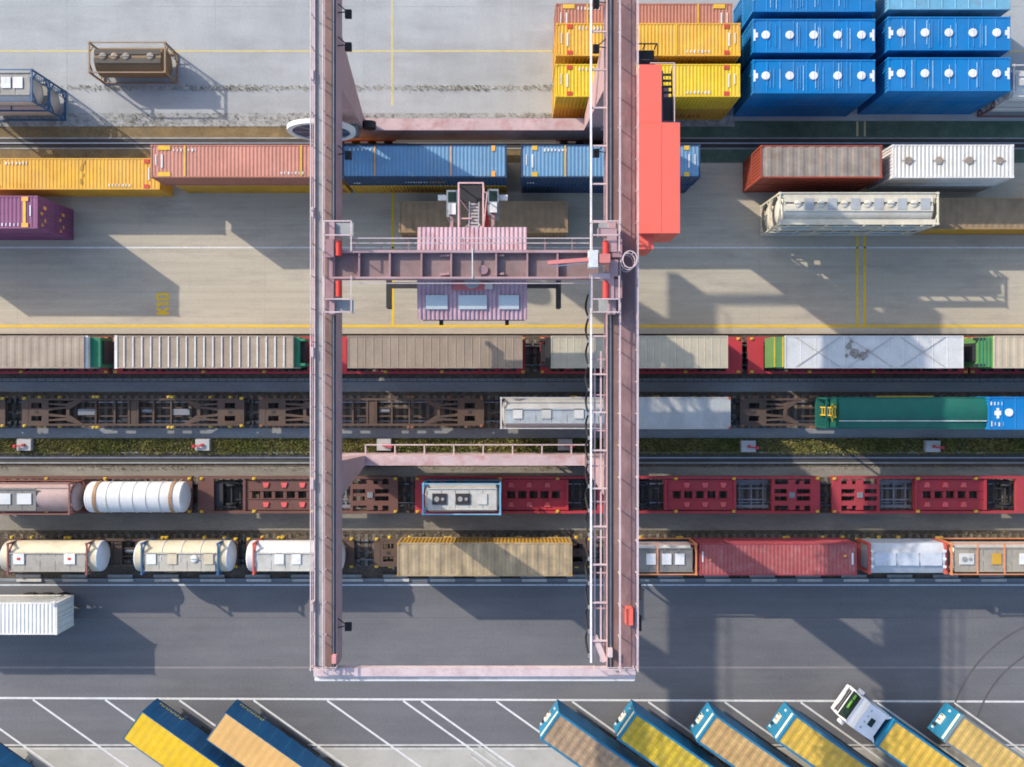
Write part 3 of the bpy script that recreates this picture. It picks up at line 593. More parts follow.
def flat(label, u0, u1, ty, m, group, lockm=None, panels=True, full=True):
    """skeletal container wagon: open frame of sills, end platforms with slots, diagonals and cross beams"""
    xa, xb = X(u0,1.2), X(u1,1.2); L = xb-xa
    root = thing('flat_wagon', label, 'wagon', ((xa+xb)/2, ty, 0), 0, group); W = 1.09; h = L/2
    for s in (-1, 1): MB().box(-h+.03, h-.03, s*(W-.08)-.08, s*(W-.08)+.08, .72, 1.2).build('side_sill', m, root)
    for e in (-1, 1):
        p = MB()
        def bx(a, b, y0, y1, z0=.95, z1=1.18): p.box(min(e*(h-a), e*(h-b)), max(e*(h-a), e*(h-b)), y0, y1, z0, z1)
        bx(0, .5, -W+.001, W-.001, .9, 1.195); bx(.5, 2.1, -.30, .30, .9, 1.175); bx(1.55, 2.1, -.93, -.301); bx(1.55, 2.1, .301, .93); bx(.5, 1.55, -.93, -.72); bx(.5, 1.55, .72, .93); bx(.5, .72, -.719, -.301); bx(.5, .72, .301, .719)
        for s in (-1, 1):
            p.plate([(e*(h-2.1), s*.12), (e*(h-2.1), s*.34), (e*(h-3.7), s*.44), (e*(h-3.7), s*.30)][::(1 if e*s > 0 else -1)], .96, 1.17)
            p.plate([(e*(h-2.1), s*.58), (e*(h-2.1), s*.72), (e*(h-3.7), s*.66), (e*(h-3.7), s*.45)][::(1 if e*s > 0 else -1)], .96, 1.171)
            p.plate([(e*(h-3.5), s*.28), (e*(h-3.5), s*.7), (e*(h-4.6), s*1.0), (e*(h-4.85), s*1.0), (e*(h-4.85), s*.93), (e*(h-3.85), s*.28)][::(1 if e*s > 0 else -1)], .92, 1.172)
        p.box(min(e*(h-3.5), e*(h-3.75)), max(e*(h-3.5), e*(h-3.75)), -.279, .279, .95, 1.169)
        bx(.95, 1.3, -.17, .17, 1.176, 1.19)
        p.build('end_platform', m, root)
        MB().box(min(e*(h-1.0), e*(h-1.25)), max(e*(h-1.0), e*(h-1.25)), -.12, .12, 1.191, 1.2).build('pivot_plate', M_dark, root)
        bogie(root, e*(h-2.0)); buffers(root, e*h, e, m)
        for s in (-1, 1):
            lock(root, e*(h-.2), s*W, lockm); lock(root, e*(h-6.0), s*(W+.12), lockm); lock(root, e*(h-5.7), s*(W+.12), lockm)
            MB().cyl('y', (e*(h-1.2), s*1.18, .75), .16, .18).build('axle_box', lockm or M_lock, root); MB().cyl('y', (e*(h-2.8), s*1.18, .75), .16, .18).build('axle_box', lockm or M_lock, root)
    for xx in (-3.0, -1.5, -.35, .35, 1.6, 3.0):
        if abs(xx) < h-5: MB().box(xx-.07, xx+.07, -W+.161, W-.161, .8, 1.15).build('cross_beam', m, root)
    MB().box(-.25, .25, -W+.16, W-.16, .86, 1.1).build('centre_beam', m, root)
    for s in (-1, 1): MB().box(-h+5, h-5, s*.33-.05, s*.33+.05, .78, 1.0).build('centre_sill', m, root)
    MB().cyl('x', (1.0, .1, .75), .2, .8).build('brake_cylinder', M_tread, root); MB().box(-1.1, -.5, -.8, -.3, .6, .9).build('brake_gear', M_dark, root)
    if panels:
        for s in (-1, 1): MB().box(s*3.7-.75, s*3.7+.75, -.24, .24, 1.0, 1.06).build('tread_panel', M_tread, root)
    return root
flat('brown flat wagon cut off by the left edge of the second train', -218, 5, TY['B'], wbr, GW['B'])
flat('empty brown flat wagon with yellow locks left of the left girder', 22, 244, TY['B'], wbr, GW['B'])
flat('empty brown flat wagon crossed by the left girder', 259, 484, TY['B'], wbr, GW['B'], lockm=paint('lock_brown', (0.22,0.10,0.05)), panels=False)
flat('brown flat wagon under the silver tank and the grey box', 500, 730, TY['B'], wbr, GW['B'])
flat('brown flat wagon under the green container', 740, 990, TY['B'], wbr, GW['B'], lockm=paint('lock_brown', (0.22,0.10,0.05)), panels=False)
flat('brown flat wagon under the blue hatched container at the right edge', 994, 1220, TY['B'], wbr, GW['B'])
flat('brown wagon under the first two tanks of the tank train', -6, 238, TY['D'], wbr, GW['D'])
flat('brown wagon under the tank beside the left girder', 246, 354, TY['D'], wbr, GW['D'], panels=False)
flat('yellow edged wagon under the olive container', 374, 592, TY['D'], wbr, GW['D'], lockm=M_lock, panels=False)
flat('brown wagon under the red container', 606, 860, TY['D'], wbr, GW['D'], panels=False)
flat('brown wagon under the orange framed tank', 866, 1110, TY['D'], wbr, GW['D'], panels=False)

# ----------------------------------------------------------------- loads of the second, third and fourth trains
DZ = 1.26
def ux(u0, u1, h=3.8): return (X(u0,h)+X(u1,h))/2
r = tank('tank_container', 'silver tank container beside the grey box on the second train', ux(500, 619), TY['B'], DZ, 9.1, 2.55, tst, fgr, deck=(paint('deck_cool', (0.30,0.34,0.37), GRIME, .4), -4.2, 4.2, -.75, .3), r=1.15, hatch=((-3.2,0,'panel',tgrey),(-1,0,'panel',wplate),(1.5,0,'panel',tgrey)))
container('shipping_container', 'grey weathered box with a rusty end on the second train', 'container', ux(620.5, 731), TY['B'], DZ, 8.4, 2.6, paint('box_grey', (0.3,0.3,0.3), RUST, .4), cgrey, pitch=2.0, amp=.015, castm=crw)
# green rounded-top container
r = thing('bulk_container', 'dark green long container with rounded roof and yellow ladder end', 'container', ((X(818,2.0)+X(988,3.8))/2, TY['B'], DZ))
L = X(988,3.8)-X(818,2.0); h = L/2
def arched(L, W, H, rise, n=10):
    mb = MB(); vs = []
    for sx in (-L/2, L/2):
        vs += [(sx,-W/2,0)]+[(sx, -W/2+W*k/n, H+rise*math.sin(math.pi*k/n)) for k in range(n+1)]+[(sx,W/2,0)]
    m = n+3; return mb.add(vs, [tuple(range(m)), tuple(range(m,2*m))[::-1]]+[(i, i+m, (i+1)%m+m, (i+1)%m) for i in range(m)])
arched(L-1.1, 2.4, 2.2, .35).build('body', cgn, r, (.5,0,.05))
MB().box(-h+.98, h-.1, -.62, -.57, 2.5, 2.58).build('roof_bar', M_wm, r)
for s in (-1, 1): MB().box(-1.5, 3.0, s*1.25-.05, s*1.25+.05, .3, .45).build('side_bar', M_ywm, r)
for s in (-1, 1): MB().box(-h+.95, h-.05, s*1.17-.05, s*1.17+.05, 2.12, 2.3).build('top_rail', cgn, r)
MB().box(-h, -h+.95, -1.2, 1.2, 0, .5).build('end_platform', cgn, r)
ef = MB()
for s in (-1, 1): ef.box(-h, -h+.12, s*1.12-.07, s*1.12+.07, .5, 2.5).bar((-h+.06, s*1.12, 2.4), (-h+1, s*1.12, 2.4), .1)
ef.box(-h+.005, -h+.115, -1.05, 1.05, 2.38, 2.5).build('end_frame', cgn, r)
ld = MB()
for s in (-1, 1): ld.bar((-h+.3, .1+s*.3, .5), (-h+.75, .1+s*.3, 2.5), .09)
for k in range(6): ld.bar((-h+.34+k*.08, -.2, .7+k*.34), (-h+.34+k*.08, .4, .7+k*.34), .06)
ld.bar((-h+.5,-.65,2.45),(-h+.5,.75,2.45),.1).bar((-h+.35,-.3,2.45),(-h+.8,-.3,2.45),.1).bar((-h+.35,.5,2.45),(-h+.8,.5,2.45),.1)
ld.build('ladder', M_ywm, r)
x = X(989,4.1)+4.56
bl = container('bulk_container', 'bright blue container with white marks at the right edge of the second train', 'container', x, TY['B'], DZ, 9.12, 2.8, cbk, W=2.5, pitch=.95, amp=.03, ribs=True, wpitch=2.2)
for k in range(5):
    MB().ring([(0,.31),(.06,.31),(.075,.27),(.075,.001)], 'z', 18, (-3.0+k*1.7,.05,2.77)).build('loading_hatch', M_wm, bl)
patch(bl, 'end_mark', M_wm, -3.95, -3.75, -.4, .4, 2.775); patch(bl, 'end_mark', M_wm, -4.1, -3.6, -.15, .2, 2.776)
ticks(bl, M_wm, -4.4, .6, 2.765, 4, .28, .1, .3); ticks(bl, M_wm, -4.35, -1.0, 2.765, 4, .28, .1, .4)
# third train
TH = 2.5
tank('tank_container', 'brown framed tank with grey walkway at the left edge of the third train', ux(-20, 82, 2.6), TY['C'], DZ-.1, 7.8, TH, paint('tank_mauve', (0.30,0.22,0.21), RUST, .3), fmar, FL=7.1, deck=(paint('deck_grate', (0.17,0.165,0.155), GRIME, .4), -3.4, .9, -.85, .75), hatch=((-1.6,0,'placard2',twhite),(0.0,0,'placard2',twhite)))
tank('tank_container', 'white ribbed swap tank with brown saddle straps', ux(85, 188.5, 2.6), TY['C'], DZ-.1, 7.9, TH, twhite, paint('strap_brown', (0.28,0.165,0.085), RUST, .3), FL=6.2, ribs=7, ribm=tgrey, side_rails=False, straps=True, ladder=False, r=1.2)
tank('tank_container', 'small tank container in a light blue frame on the red pocket wagon', ux(423, 500), TY['C'], DZ-.1, 6.06, 2.6, tst, flb, deck=(paint('deck_light', (0.40,0.40,0.38), GRIME, .35), -2.6, 2.7, -.8, .8), hatch=((-1.7,0,'box',M_dark),(.1,0,'box',M_dark),(1.6,0,'panel',wplate)))
# fourth train
tdw = paint('dome_white', (0.43,0.46,0.50), (0.3,0.26,0.2), .3)
pl = lambda a: [(q, 0, 'placard', M_wm) for q in a]
tank('tank_container', 'cream swap tank with two red marked placards, first of the tank train', ux(1.5, 107, 2.6), TY['D'], DZ, 8.0, 2.45, tcr, fmar, FL=6.2, deck=(paint('deck_grey_beige', (0.30,0.285,0.25), GRIME, .4), -2.9, 2.9, -.95, .42), domem=tdw, hatch=pl((-2.2, 1.7)), r=1.2, side_rails=False, ladder=False)
tank('tank_container', 'cream swap tank with blue end straps and three rib bands, second of the tank train', ux(134.5, 235, 2.6), TY['D'], DZ, 7.7, 2.45, tcr, fbl, FL=6.0, ribs=5, ribm=tgrey, deck=(paint('deck_pale', (0.36,0.345,0.30), GRIME, .4), -2.7, 2.7, -.9, .42), domem=tdw, hatch=((-2.2,0,'panel',M_wm),(-.6,0,'panel',tcr),(1.1,0,'lid',M_wm),(2.2,0,'panel',tcr)), r=1.2, side_rails=False, ladder=False)
tank('tank_container', 'white swap tank with red strap beside the left girder, third of the tank train', ux(246, 345, 2.6), TY['D'], DZ, 7.6, 2.45, twhite, fred, FL=6.1, deck=(paint('deck_light', (0.40,0.40,0.38), GRIME, .35), -2.7, 2.7, -.9, .42), hatch=((-1.0,0,'panel',M_wm),(.3,0,'panel',M_wm)), r=1.2, side_rails=False, ladder=False)
container('swap_body', 'long olive brown swap body with ribbed dirty roof on the yellow wagon', 'container', ux(397, 572.5), TY['D']+.0, DZ, 13.4, 2.65, paint('paint_dark_ochre', (0.36,0.20,0.025), RUST, .6), colv, W=2.55, pitch=.82, amp=.028, framem=colv)
tank('tank_container', 'grey tank with white panels in an orange frame right of the right girder', ux(618, 697.5), TY['D'], DZ, 6.06, 2.55, tgrey, forg, deck=(paint('deck_grate', (0.17,0.165,0.155), GRIME, .4), -2.7, 2.7, -.95, .8), hatch=((-.5,0,'panel',M_wm),(.7,0,'panel',M_wm),(1.7,0,'panel',M_wm)), top_bars=1)
r = container('shipping_container', 'maroon red corrugated container on the tank train', 'container', ux(699.5, 857), TY['D'], DZ, 12.05, 2.6, cmar, paint('roof_crimson', (0.28,0.065,0.066), (0.38,0.24,0.22), .45), pitch=.3); patch(r, 'white_stripe', M_wm, 5.6, 5.75, -.4, .5, 2.592); patch(r, 'orange_mark', M_om, 5.0, 5.2, .2, .35, 2.592); patch(r, 'white_stripe', M_wm, -5.85, -5.75, -.2, .6, 2.592); patch(r, 'orange_mark', M_om, -5.3, -5.15, -.1, .05, 2.592)
# pale box with rounded shoulders
r = thing('swap_body', 'pale silver round shouldered container with red ends on the tank train', 'container', (ux(869.5, 949.5), TY['D'], DZ)); L = X(949.5,3.7)-X(869.5,3.7); h = L/2
arched(L-.5, 2.3, 2.0, .42).build('body', paint('body_silver', (0.38,0.40,0.44), (0.28,0.26,0.24), .4), r)
for k in range(3): MB().box(-h+.5+k*1.75, -h+2.1+k*1.75, -.5, .5, 2.405+.002*k, 2.44).build('roof_panel', paint('panel_silver', (0.42,0.46,0.52)), r)
for s in (-1, 1):
    f = MB()
    for q in (-1, 1): f.box(s*(h-.12)-.1, s*(h-.12)+.1, q*1.1-.1, q*1.1+.1, 0, 2.3)
    f.box(s*(h-.12)-.09, s*(h-.12)+.09, -1.0, 1.0, 0.01, .3).box(s*(h-.12)-.09, s*(h-.12)+.09, -1.0, 1.0, 2.05, 2.25).build('end_frame', fred, r)
    for k in range(3): MB().cyl('z', (s*(h-.3), -.6+k*.6, 2.4), .12, .1).build('roof_bolt', M_wm, r)
tank('tank_container', 'orange framed tank with cross bars at the right edge of the tank train', ux(951, 1060), TY['D'], DZ, 8.3, 2.5, tst, forg, deck=(paint('deck_dusty', (0.29,0.26,0.21), GRIME, .5), -3.8, 3.9, -.95, .85), hatch=((-2.9,0,'box',tgrey),(-.6,0,'panel',cyd),(1.5,0,'panel',M_wm),(2.6,0,'panel',M_wm)), top_bars=3)

# ================================================================= SEMI-TRAILERS
G_T = 'blue trailers parked in diagonal bays'
M_rim = mat('rim_steel', (0.35,0.35,0.36), .4, metal=.6)
def wheel(root, x, y, r=.5, wd=.32):
    t = link('wheel', shared(('wheel', r, wd), lambda: MB().ring([(-wd/2,r*.6),(-wd/2,r*.94),(-wd/2+.04,r),(wd/2-.04,r),(wd/2,r*.94),(wd/2,r*.6)], 'y', 22), M_rubber, True), root, (x,y,r))
    link('rim', shared(('rim', r, wd), lambda: MB().ring([(-wd/2+.02,r*.58),(-.02,r*.3),(.02,r*.3),(wd/2-.02,r*.58)], 'y', 16), M_rim), t)
def trailer(label, x, y, rz, L, H, roofm, sidem, frontm, z=0, group=None, wheels=True, W=2.55, bows=0.6, bamp=.02, trim=None, front='panel', base=1.15, ribs=False, text=None, rimw=.09):
    """origin at the middle of the front wall's foot; the trailer runs along +x"""
    root = thing('semi_trailer', label, 'trailer', (x,y,z), rz, group); t = trim or sidem
    link('roof', shared(('trailer_roof', L, W, bows, bamp, ribs, rimw), lambda: sheet_x(L-2*rimw, W-2*rimw, bows, bamp, ribs), roofm), root, (L/2,0,H-.035))
    f = MB()
    for s in (-1, 1): f.box(.0, L, s*(W/2-rimw/2)-rimw/2, s*(W/2-rimw/2)+rimw/2, H-.14, H)
    f.box(.0, rimw, -W/2+rimw, W/2-rimw, H-.14, H-.002).box(L-rimw, L, -W/2+rimw, W/2-rimw, H-.14, H-.002).build('roof_frame', t, root)
    if group == G_T and rimw > .1:
        for yy in (-.62, 0, .62): link('roof_seam', shared(('roof_seam', L), lambda: MB().box(-L/2+.25, L/2-.25, -.022, .022, 0, .035), roofm), root, (L/2, yy, H-.034))
    for s in (-1, 1): link('side_curtain', shared(('side_curtain', L, H, s, base), lambda: wall_x(L-.1, H-.14-base, 1.3, .02, s), sidem), root, (L/2, s*(W/2-.012), base))
    MB().box(.01, .1, -W/2+.02, W/2-.02, base, H-.145).build('front_wall', frontm, root)
    for s in (-1, 1): MB().box(L-.09, L-.01, s*W/4-W/4+.03, s*W/4+W/4-.03, base, H-.145).build('rear_door', sidem, root)
    c = MB()
    for s in (-1, 1): c.box(.2, L-.1, s*.45-.07, s*.45+.07, base-.35, base-.01); c.box(.05, L-.05, s*(W/2-.08)-.06, s*(W/2-.08)+.06, base-.13, base-.003)
    for k in range(7): c.box(.4+k*(L-.9)/6, .52+k*(L-.9)/6, -W/2+.1, W/2-.1, base-.15, base-.02)
    c.build('chassis', M_dark, root)
    for s in (-1, 1): MB().box(2.6, 2.75, s*.75-.07, s*.75+.07, 0.03, base-.05).box(2.5, 2.85, s*.75-.14, s*.75+.14, 0, .03).build('landing_leg', M_rim, root)
    if wheels:
        for k in range(3):
            for s in (-1, 1): wheel(root, L-4.6+k*1.31, s*(W/2-.2))
            MB().cyl('y', (L-4.6+k*1.31, 0, .5), .07, 2.0, 8).build('axle', M_dark, root)
        for s in (-1, 1): MB().box(L-5.3, L-1.0, s*(W/2-.03)-.02, s*(W/2-.03)+.02, .6, .9).build('side_guard', M_dark, root); MB().box(4.2, L-5.6, s*(W/2-.06)-.03, s*(W/2-.06)+.03, .45, .62).box(4.2, L-5.6, s*(W/2-.06)-.03, s*(W/2-.06)+.03, .78, .95).build('side_guard', M_dark, root)
    if front == 'panel':
        MB().box(-.02, .009, -W/2+.14, W/2-.14, H-.62, H-.34).build('front_band', paint('band_cream', (0.62,0.58,0.40)), root)
        p = MB().box(-.13, .008, -.42, .36, 1.75, 2.3).build('connector_panel', paint('panel_cream', (0.75,0.66,0.50)), root)
        for k in range(4): MB().box(-.17, -.131, -.35+k*.19, -.25+k*.19, 1.85, 2.2).build('air_coupling', M_rm if k == 1 else (M_dark if k == 3 else M_wm), p)
        MB().box(-.1, .007, -1.0, -.82, 1.6, 1.78).build('lamp', M_wm, root); MB().box(-.1, .007, .8, .98, 2.3, 2.45).build('lamp', M_wm, root); MB().box(-.12, .006, -.75, -.55, 1.5, 1.85).build('valve_box', M_dark, root)
    if text:
        mb = MB()
        for i in range(11): mb.box(.5+i*.21, .5+i*.21+.08, text*(W/2), text*(W/2+.015), 1.35, 1.62); mb.box(.5+i*.21+.081, .5+i*.21+.16, text*(W/2), text*(W/2+.014), 1.35+(i % 2)*.18, 1.44+(i % 2)*.18)
        mb.build('lettering', paint('letter_yellow', (0.6,0.48,0.12)), root)
    return root
# trailers on the red wagons
rtau = mat('tarp_taupe', (0.265,0.215,0.17), .8, .14, .8, (0.33,0.28,0.23), .6, .9, stretch=(.6,1,1)); rbe = mat('tarp_beige', (0.37,0.315,0.235), .8, .12, .8, (0.38,0.31,0.22), .5, .9); rcr = mat('tarp_cream', (0.36,0.325,0.25), .8, .10, .8, (0.36,0.31,0.24), .5, .9)
rsil = mat('tarp_silver', (0.46,0.465,0.465), .5, .07, .8, (0.32,0.32,0.32), .5, .9); rgrn = paint('trailer_green', (0.02,0.17,0.09)); rlg = paint('trailer_light_green', (0.09,0.22,0.07)); rgs = paint('trailer_grey', (0.34,0.33,0.32)); rwt = paint('trailer_white', (0.54,0.54,0.53))
G_A = 'semi-trailers riding on the first train'
AZ = .32
def on_a(label, u0, u1, H, roofm, sidem, frontm, rev=False, **k):
    xa, xb = X(u0,4.05), X(u1,4.05)
    return trailer(label, xb if rev else xa, TY['A']+.16, math.pi if rev else 0, xb-xa, H, roofm, sidem, frontm, z=AZ, group=G_A, front=k.pop('front', 'none'), wheels=False, base=1.05, W=2.48, trim=k.pop('trim', roofm), **k)
def head(root, m, m2):       # cooling unit and coloured bulkhead in front of the box
    MB().box(-.42, -.01, -1.15, 1.15, 1.3, 3.4).build('bulkhead', m, root); MB().box(-.75, -.421, -.75, .75, 1.9, 3.0).build('cooling_unit', m2, root)
    for s in (-1, 1): MB().box(-.85, -.3, s*.95-.1, s*.95+.1, 1.4, 3.42).build('fairing', m, root)
r = on_a('taupe trailer with dark green front at the left edge', -96, 84, 3.75, rtau, rgs, rwt, True, bows=.62); MB().box(-1.0, -.01, -1.15, 1.15, 1.1, 3.2).build('green_front', rgrn, r); MB().box(-1.18, -1.001, -.9, .9, 1.2, 2.9).build('cooling_unit', M_dark, r); MB().box(-.22, -.009, -1.25, 1.25, 3.201, 3.6).build('front_cap', rwt, r)
r = on_a('grey trailer with a row of white roof ribs', 115.5, 293, 3.75, rtau, rgs, rwt, True, bows=.66, bamp=.03, ribs=True); head(r, rgrn, M_dark)
for k in range(1, 20): MB().box(k*13.56/20-.045, k*13.56/20+.045, -1.18, 1.18, 3.76, 3.785).build('roof_rib', rwt, r)
MB().box(13.4, 13.62, -1.272, 1.272, 3.6, 3.77).build('rear_cap', rwt, r)
r = on_a('taupe trailer with faint roof seams between the two girders', 347.5, 522.5, 3.75, mat('tarp_taupe_dark', (0.235,0.19,0.15), .8, .14, .8, (0.17,0.14,0.11), .6, .9, stretch=(1.5,.5,1)), rgs, rgs, bows=.62, ribs=True, bamp=.02)
r = on_a('cream trailer passing under the right girder', 551, 728, 3.75, rcr, rcr, rcr, bows=.55, bamp=.015, ribs=True); head(r, M_dark, M_dark)
r = on_a('silver trailer with crossed straps and a dark stain', 785, 963.5, 3.75, rsil, rwt, rlg, bows=1.15, bamp=.015, ribs=True); MB().box(-.8, -.01, -1.17, 1.17, 1.1, 3.5).build('green_bulkhead', rlg, r)
for (a, b) in ((-.78, -.68), (-.14, -.03)): MB().box(a, b, -1.15, 1.15, 3.501, 3.52).build('yellow_strip', M_ywm, r)
for k in range(3):
    x0 = .8+k*4.0
    for s in (-1, 1): MB().bar((x0, s*1.15, 3.765), (x0+3.4, -s*1.15, 3.765), .05, .02).build('strap', rgs, r)
st = mat('dark_stain', (0.20,0.18,0.165), .9, .4, 3)
for (a, b, rr) in ((4.9, .45, .32), (5.3, -.1, .42), (5.9, -.3, .38), (4.7, -.25, .22), (5.0, .8, .2), (6.3, .1, .2)):
    MB().plate([(a+rr*random.uniform(.5,1.1)*math.cos(6.283*k/9), b+rr*random.uniform(.5,1.1)*math.sin(6.283*k/9)) for k in range(9)], 3.755+.001*rr, 3.757+.004*rr).build('stain', st, r)
r = on_a('beige trailer with light green front at the right edge', 994, 1176, 3.75, rbe, rbe, rlg, bows=.6); MB().box(-1.05, -.01, -1.15, 1.15, 1.1, 3.4).build('green_front', rlg, r); MB().box(-1.32, -1.051, -.7, .7, 1.2, 3.1).build('cooling_unit', M_dark, r); MB().box(-1.34, -.5, .9, 1.1, 3.2, 3.42).build('front_bar', M_dark, r); MB().box(-1.34, -.5, -1.1, -.9, 3.2, 3.42).build('front_bar', M_dark, r)
for k in range(4): MB().box(-1.0+k*.27, -.92+k*.27, -1.1, 1.1, 3.401, 3.44).build('front_rib', rgrn, r)

# parked blue trailers along the bottom
tblu = paint('trailer_blue', (0.012,0.115,0.25), (0.02,0.07,0.12), .3); tblu2 = paint('trailer_bright_blue', (0.012,0.145,0.265), (0.02,0.08,0.14), .3)
ty1 = mat('tarp_yellow', (0.55,0.355,0.018), .7, .12, .9, (0.48,0.33,0.05), .6, 1.4); ty2 = mat('tarp_mustard', (0.41,0.30,0.03), .7, .2, .9, (0.27,0.21,0.06), .8, 1.6)
tt1 = mat('tarp_apricot', (0.51,0.31,0.115), .75, .08, .9, (0.45,0.27,0.10), .6, 1.4); tt2 = mat('tarp_sand', (0.29,0.205,0.13), .8, .22, 1.0, (0.19,0.15,0.12), .85, 1.3); tt3 = mat('tarp_ochre_sand', (0.39,0.255,0.11), .8, .2, 1.0, (0.29,0.17,0.075), .8, 1.5)
G_T = 'blue trailers parked in diagonal bays'
RZ = -R(35.2)
def park(label, u, v, roofm, sidem, front='panel', text=None, rimw=.16, **k):
    return trailer(label, X(u,4), Y(v,4), RZ, 13.6, 4.0, roofm, sidem, sidem if front != 'none' else sidem, group=G_T, bows=.62, bamp=.022 if rimw > .1 else .006, front=front, text=text, rimw=rimw, **k)
park('blue trailer with bright yellow roof, leftmost of the full ones at the bottom', 132, 725, ty1, tblu, 'none', 1, rimw=.06)
park('blue trailer with apricot roof beside the bright yellow one', 215.5, 726, tt1, tblu, 'none', 1, rimw=.05)
park('blue trailer with sand coloured roof below the crane end beam', 549.5, 726, tt2, tblu2)
park('blue trailer with mustard roof, second from the crane end beam', 626.5, 726, ty2, tblu2)
park('blue trailer with tan roof between two yellow roofed ones', 706, 728, tt3, tblu2)
park('blue trailer with yellow roof left of the white lorry cab', 786, 728, ty1 if False else mat('tarp_gold', (0.46,0.30,0.05), .7, .18, .9, (0.32,0.235,0.075), .8, 1.5), tblu2)
park('blue trailer with ochre roof at the right edge', 954, 728.7, mat('tarp_gold_sand', (0.43,0.295,0.09), .7, .18, .9, (0.55,0.34,0.14), .6, 1.5), tblu2, trim=paint('trim_grey', (0.13,0.16,0.18)))
r = trailer('blue trailer with yellow side lettering cut off by the bottom left corner', X(-32,4), Y(771,4), RZ, 13.6, 4.0, ty1, tblu, tblu, group=G_T, bows=.68, front='panel', rimw=.1)
for k in range(7): MB().box(2.6+k*.55, 2.95+k*.55, 1.276, 1.292, 2.3, 3.5).build('yellow_letter', M_ywm, r)
# lorry with white cab and yellow-roofed trailer
trailer('blue trailer with yellow roof coupled to the white lorry cab', X(885.5,4), Y(733,4), RZ, 13.6, 4.0, mat('tarp_golden', (0.50,0.32,0.05), .7, .16, .9, (0.44,0.30,0.07), .6, 1.5), tblu2, tblu2, group=G_T, bows=.62, bamp=.022, front='none', rimw=.16)
cabw = paint('cab_white', (0.56,0.58,0.62), (0.5,0.5,0.5), .15, .3); M_glass = mat('dark_glass', (0.015,0.03,0.025), .08, .05); M_cgr = paint('logo_green', (0.16,0.42,0.06))
px, py = X(885.5,4), Y(733,4); dv = Vector((math.cos(RZ), math.sin(RZ)))
cabx, caby = px-dv.x*2.68, py-dv.y*2.68
cb = thing('lorry_cab', 'white lorry cab with dark windscreen and roof hatch pulling a yellow roofed trailer', 'lorry', (cabx, caby, 0), RZ)
def prof(pts, y0, y1):      # side profile in xz, extruded across
    n = len(pts); vs = [(x,y0,z) for x, z in pts]+[(x,y1,z) for x, z in pts]
    return MB().add(vs, [tuple(range(n)), tuple(range(n,2*n))[::-1]]+[(i+n,(i+1)%n+n,(i+1)%n,i) for i in range(n)])
prof([(.12,.55),(.05,1.0),(.06,1.55),(.42,2.75),(.62,3.1),(2.25,3.1),(2.3,.9),(1.6,.55)], -1.22, 1.22).build('cab_body', cabw, cb)
rf = MB().frustum((.60,2.3,-1.2,1.2), 3.101, (.66,2.28,-1.15,1.15), 3.62).plate([(2.25,-1.05),(2.62,-1.22),(2.62,-1.1),(2.3,-.8)], 1.2, 3.6).plate([(2.3,.8),(2.62,1.1),(2.62,1.22),(2.25,1.05)], 1.2, 3.6).build('roof_deflector', cabw, cb)
MB().box(1.35, 1.75, -.32, .32, 3.621, 3.66).build('roof_hatch', M_glass, rf)
for k in range(4): MB().box(1.0, 1.1, -.75+k*.5-.06, -.75+k*.5+.06, 3.621, 3.66).build('roof_light', M_kerbg, rf)
ws = MB(); nx, nz = -.958*.012, .287*.012
ws.add([(.075+nx,-1.12,1.62),(.075+nx,1.12,1.62),(.405+nx,1.02,2.72),(.405+nx,-1.02,2.72),(.10,-1.12,1.62),(.10,1.12,1.62),(.43,1.02,2.72),(.43,-1.02,2.72)], [(0,1,2,3),(7,6,5,4),(0,4,5,1),(1,5,6,2),(2,6,7,3),(3,7,4,0)]).build('windscreen', M_glass, cb)
MB().box(.28, .47, -1.1, 1.1, 2.80, 2.86).build('sun_visor', cabw, cb)
MB().box(.0, .06, -1.0, 1.0, .95, 1.12).box(.0, .058, -1.0, 1.0, 1.25, 1.45).build('grille', M_dark, cb); MB().frustum((-.06,.1,-1.15,1.15), .4, (-.04,.1,-1.2,1.2), .85).build('bumper', cabw, cb)
for s in (-1, 1):
    MB().box(-.09, -.05, s*.85-.25, s*.85+.25, .851, .93).build('headlight', M_wm, cb)
    q = MB().box(.15, .3, s*1.42-.14, s*1.42+.14, 1.9, 2.75).build('mirror', cabw, cb); MB().bar((.25, s*1.2, 2.6), (.22, s*1.4, 2.6), .05).build('mirror_arm', M_dark, q)
    MB().box(.7, 1.5, s*1.225-.006, s*1.225+.006, 1.75, 2.6).build('side_window', M_glass, cb)
    MB().box(2.3, 3.1, s*1.0-.25, s*1.0+.25, .5, .95).build('fuel_tank', M_rim, cb)
    wheel(cb, 1.15, s*1.08); wheel(cb, 4.75, s*1.05)
lg = MB().box(.2, .26, -.35, .35, 2.0, 2.25).build('windscreen_sticker', M_cgr, cb); lg.location = (-.07, .1, 0.0); MB().box(.12, .18, .55, .95, 2.05, 2.3).build('windscreen_sticker', M_cgr, cb)
mb = MB()
for s in (-1, 1): mb.box(1.2, 5.4, s*.4-.06, s*.4+.06, .75, 1.0)
mb.box(2.4, 5.3, -.8, .8, 1.0, 1.03).build('chassis', M_dark, cb)
MB().box(2.32, 2.5, -.95, .95, 1.2, 2.9).build('equipment_shade_box', M_dark, cb); MB().tube([(2.45,-.4,2.7),(2.55,-.3,2.3),(2.62,-.2,2.0),(2.6,0,1.9)], .05).build('air_hose', M_cgr, cb)  # dark box added for the shadow behind the cab, along with equipment there
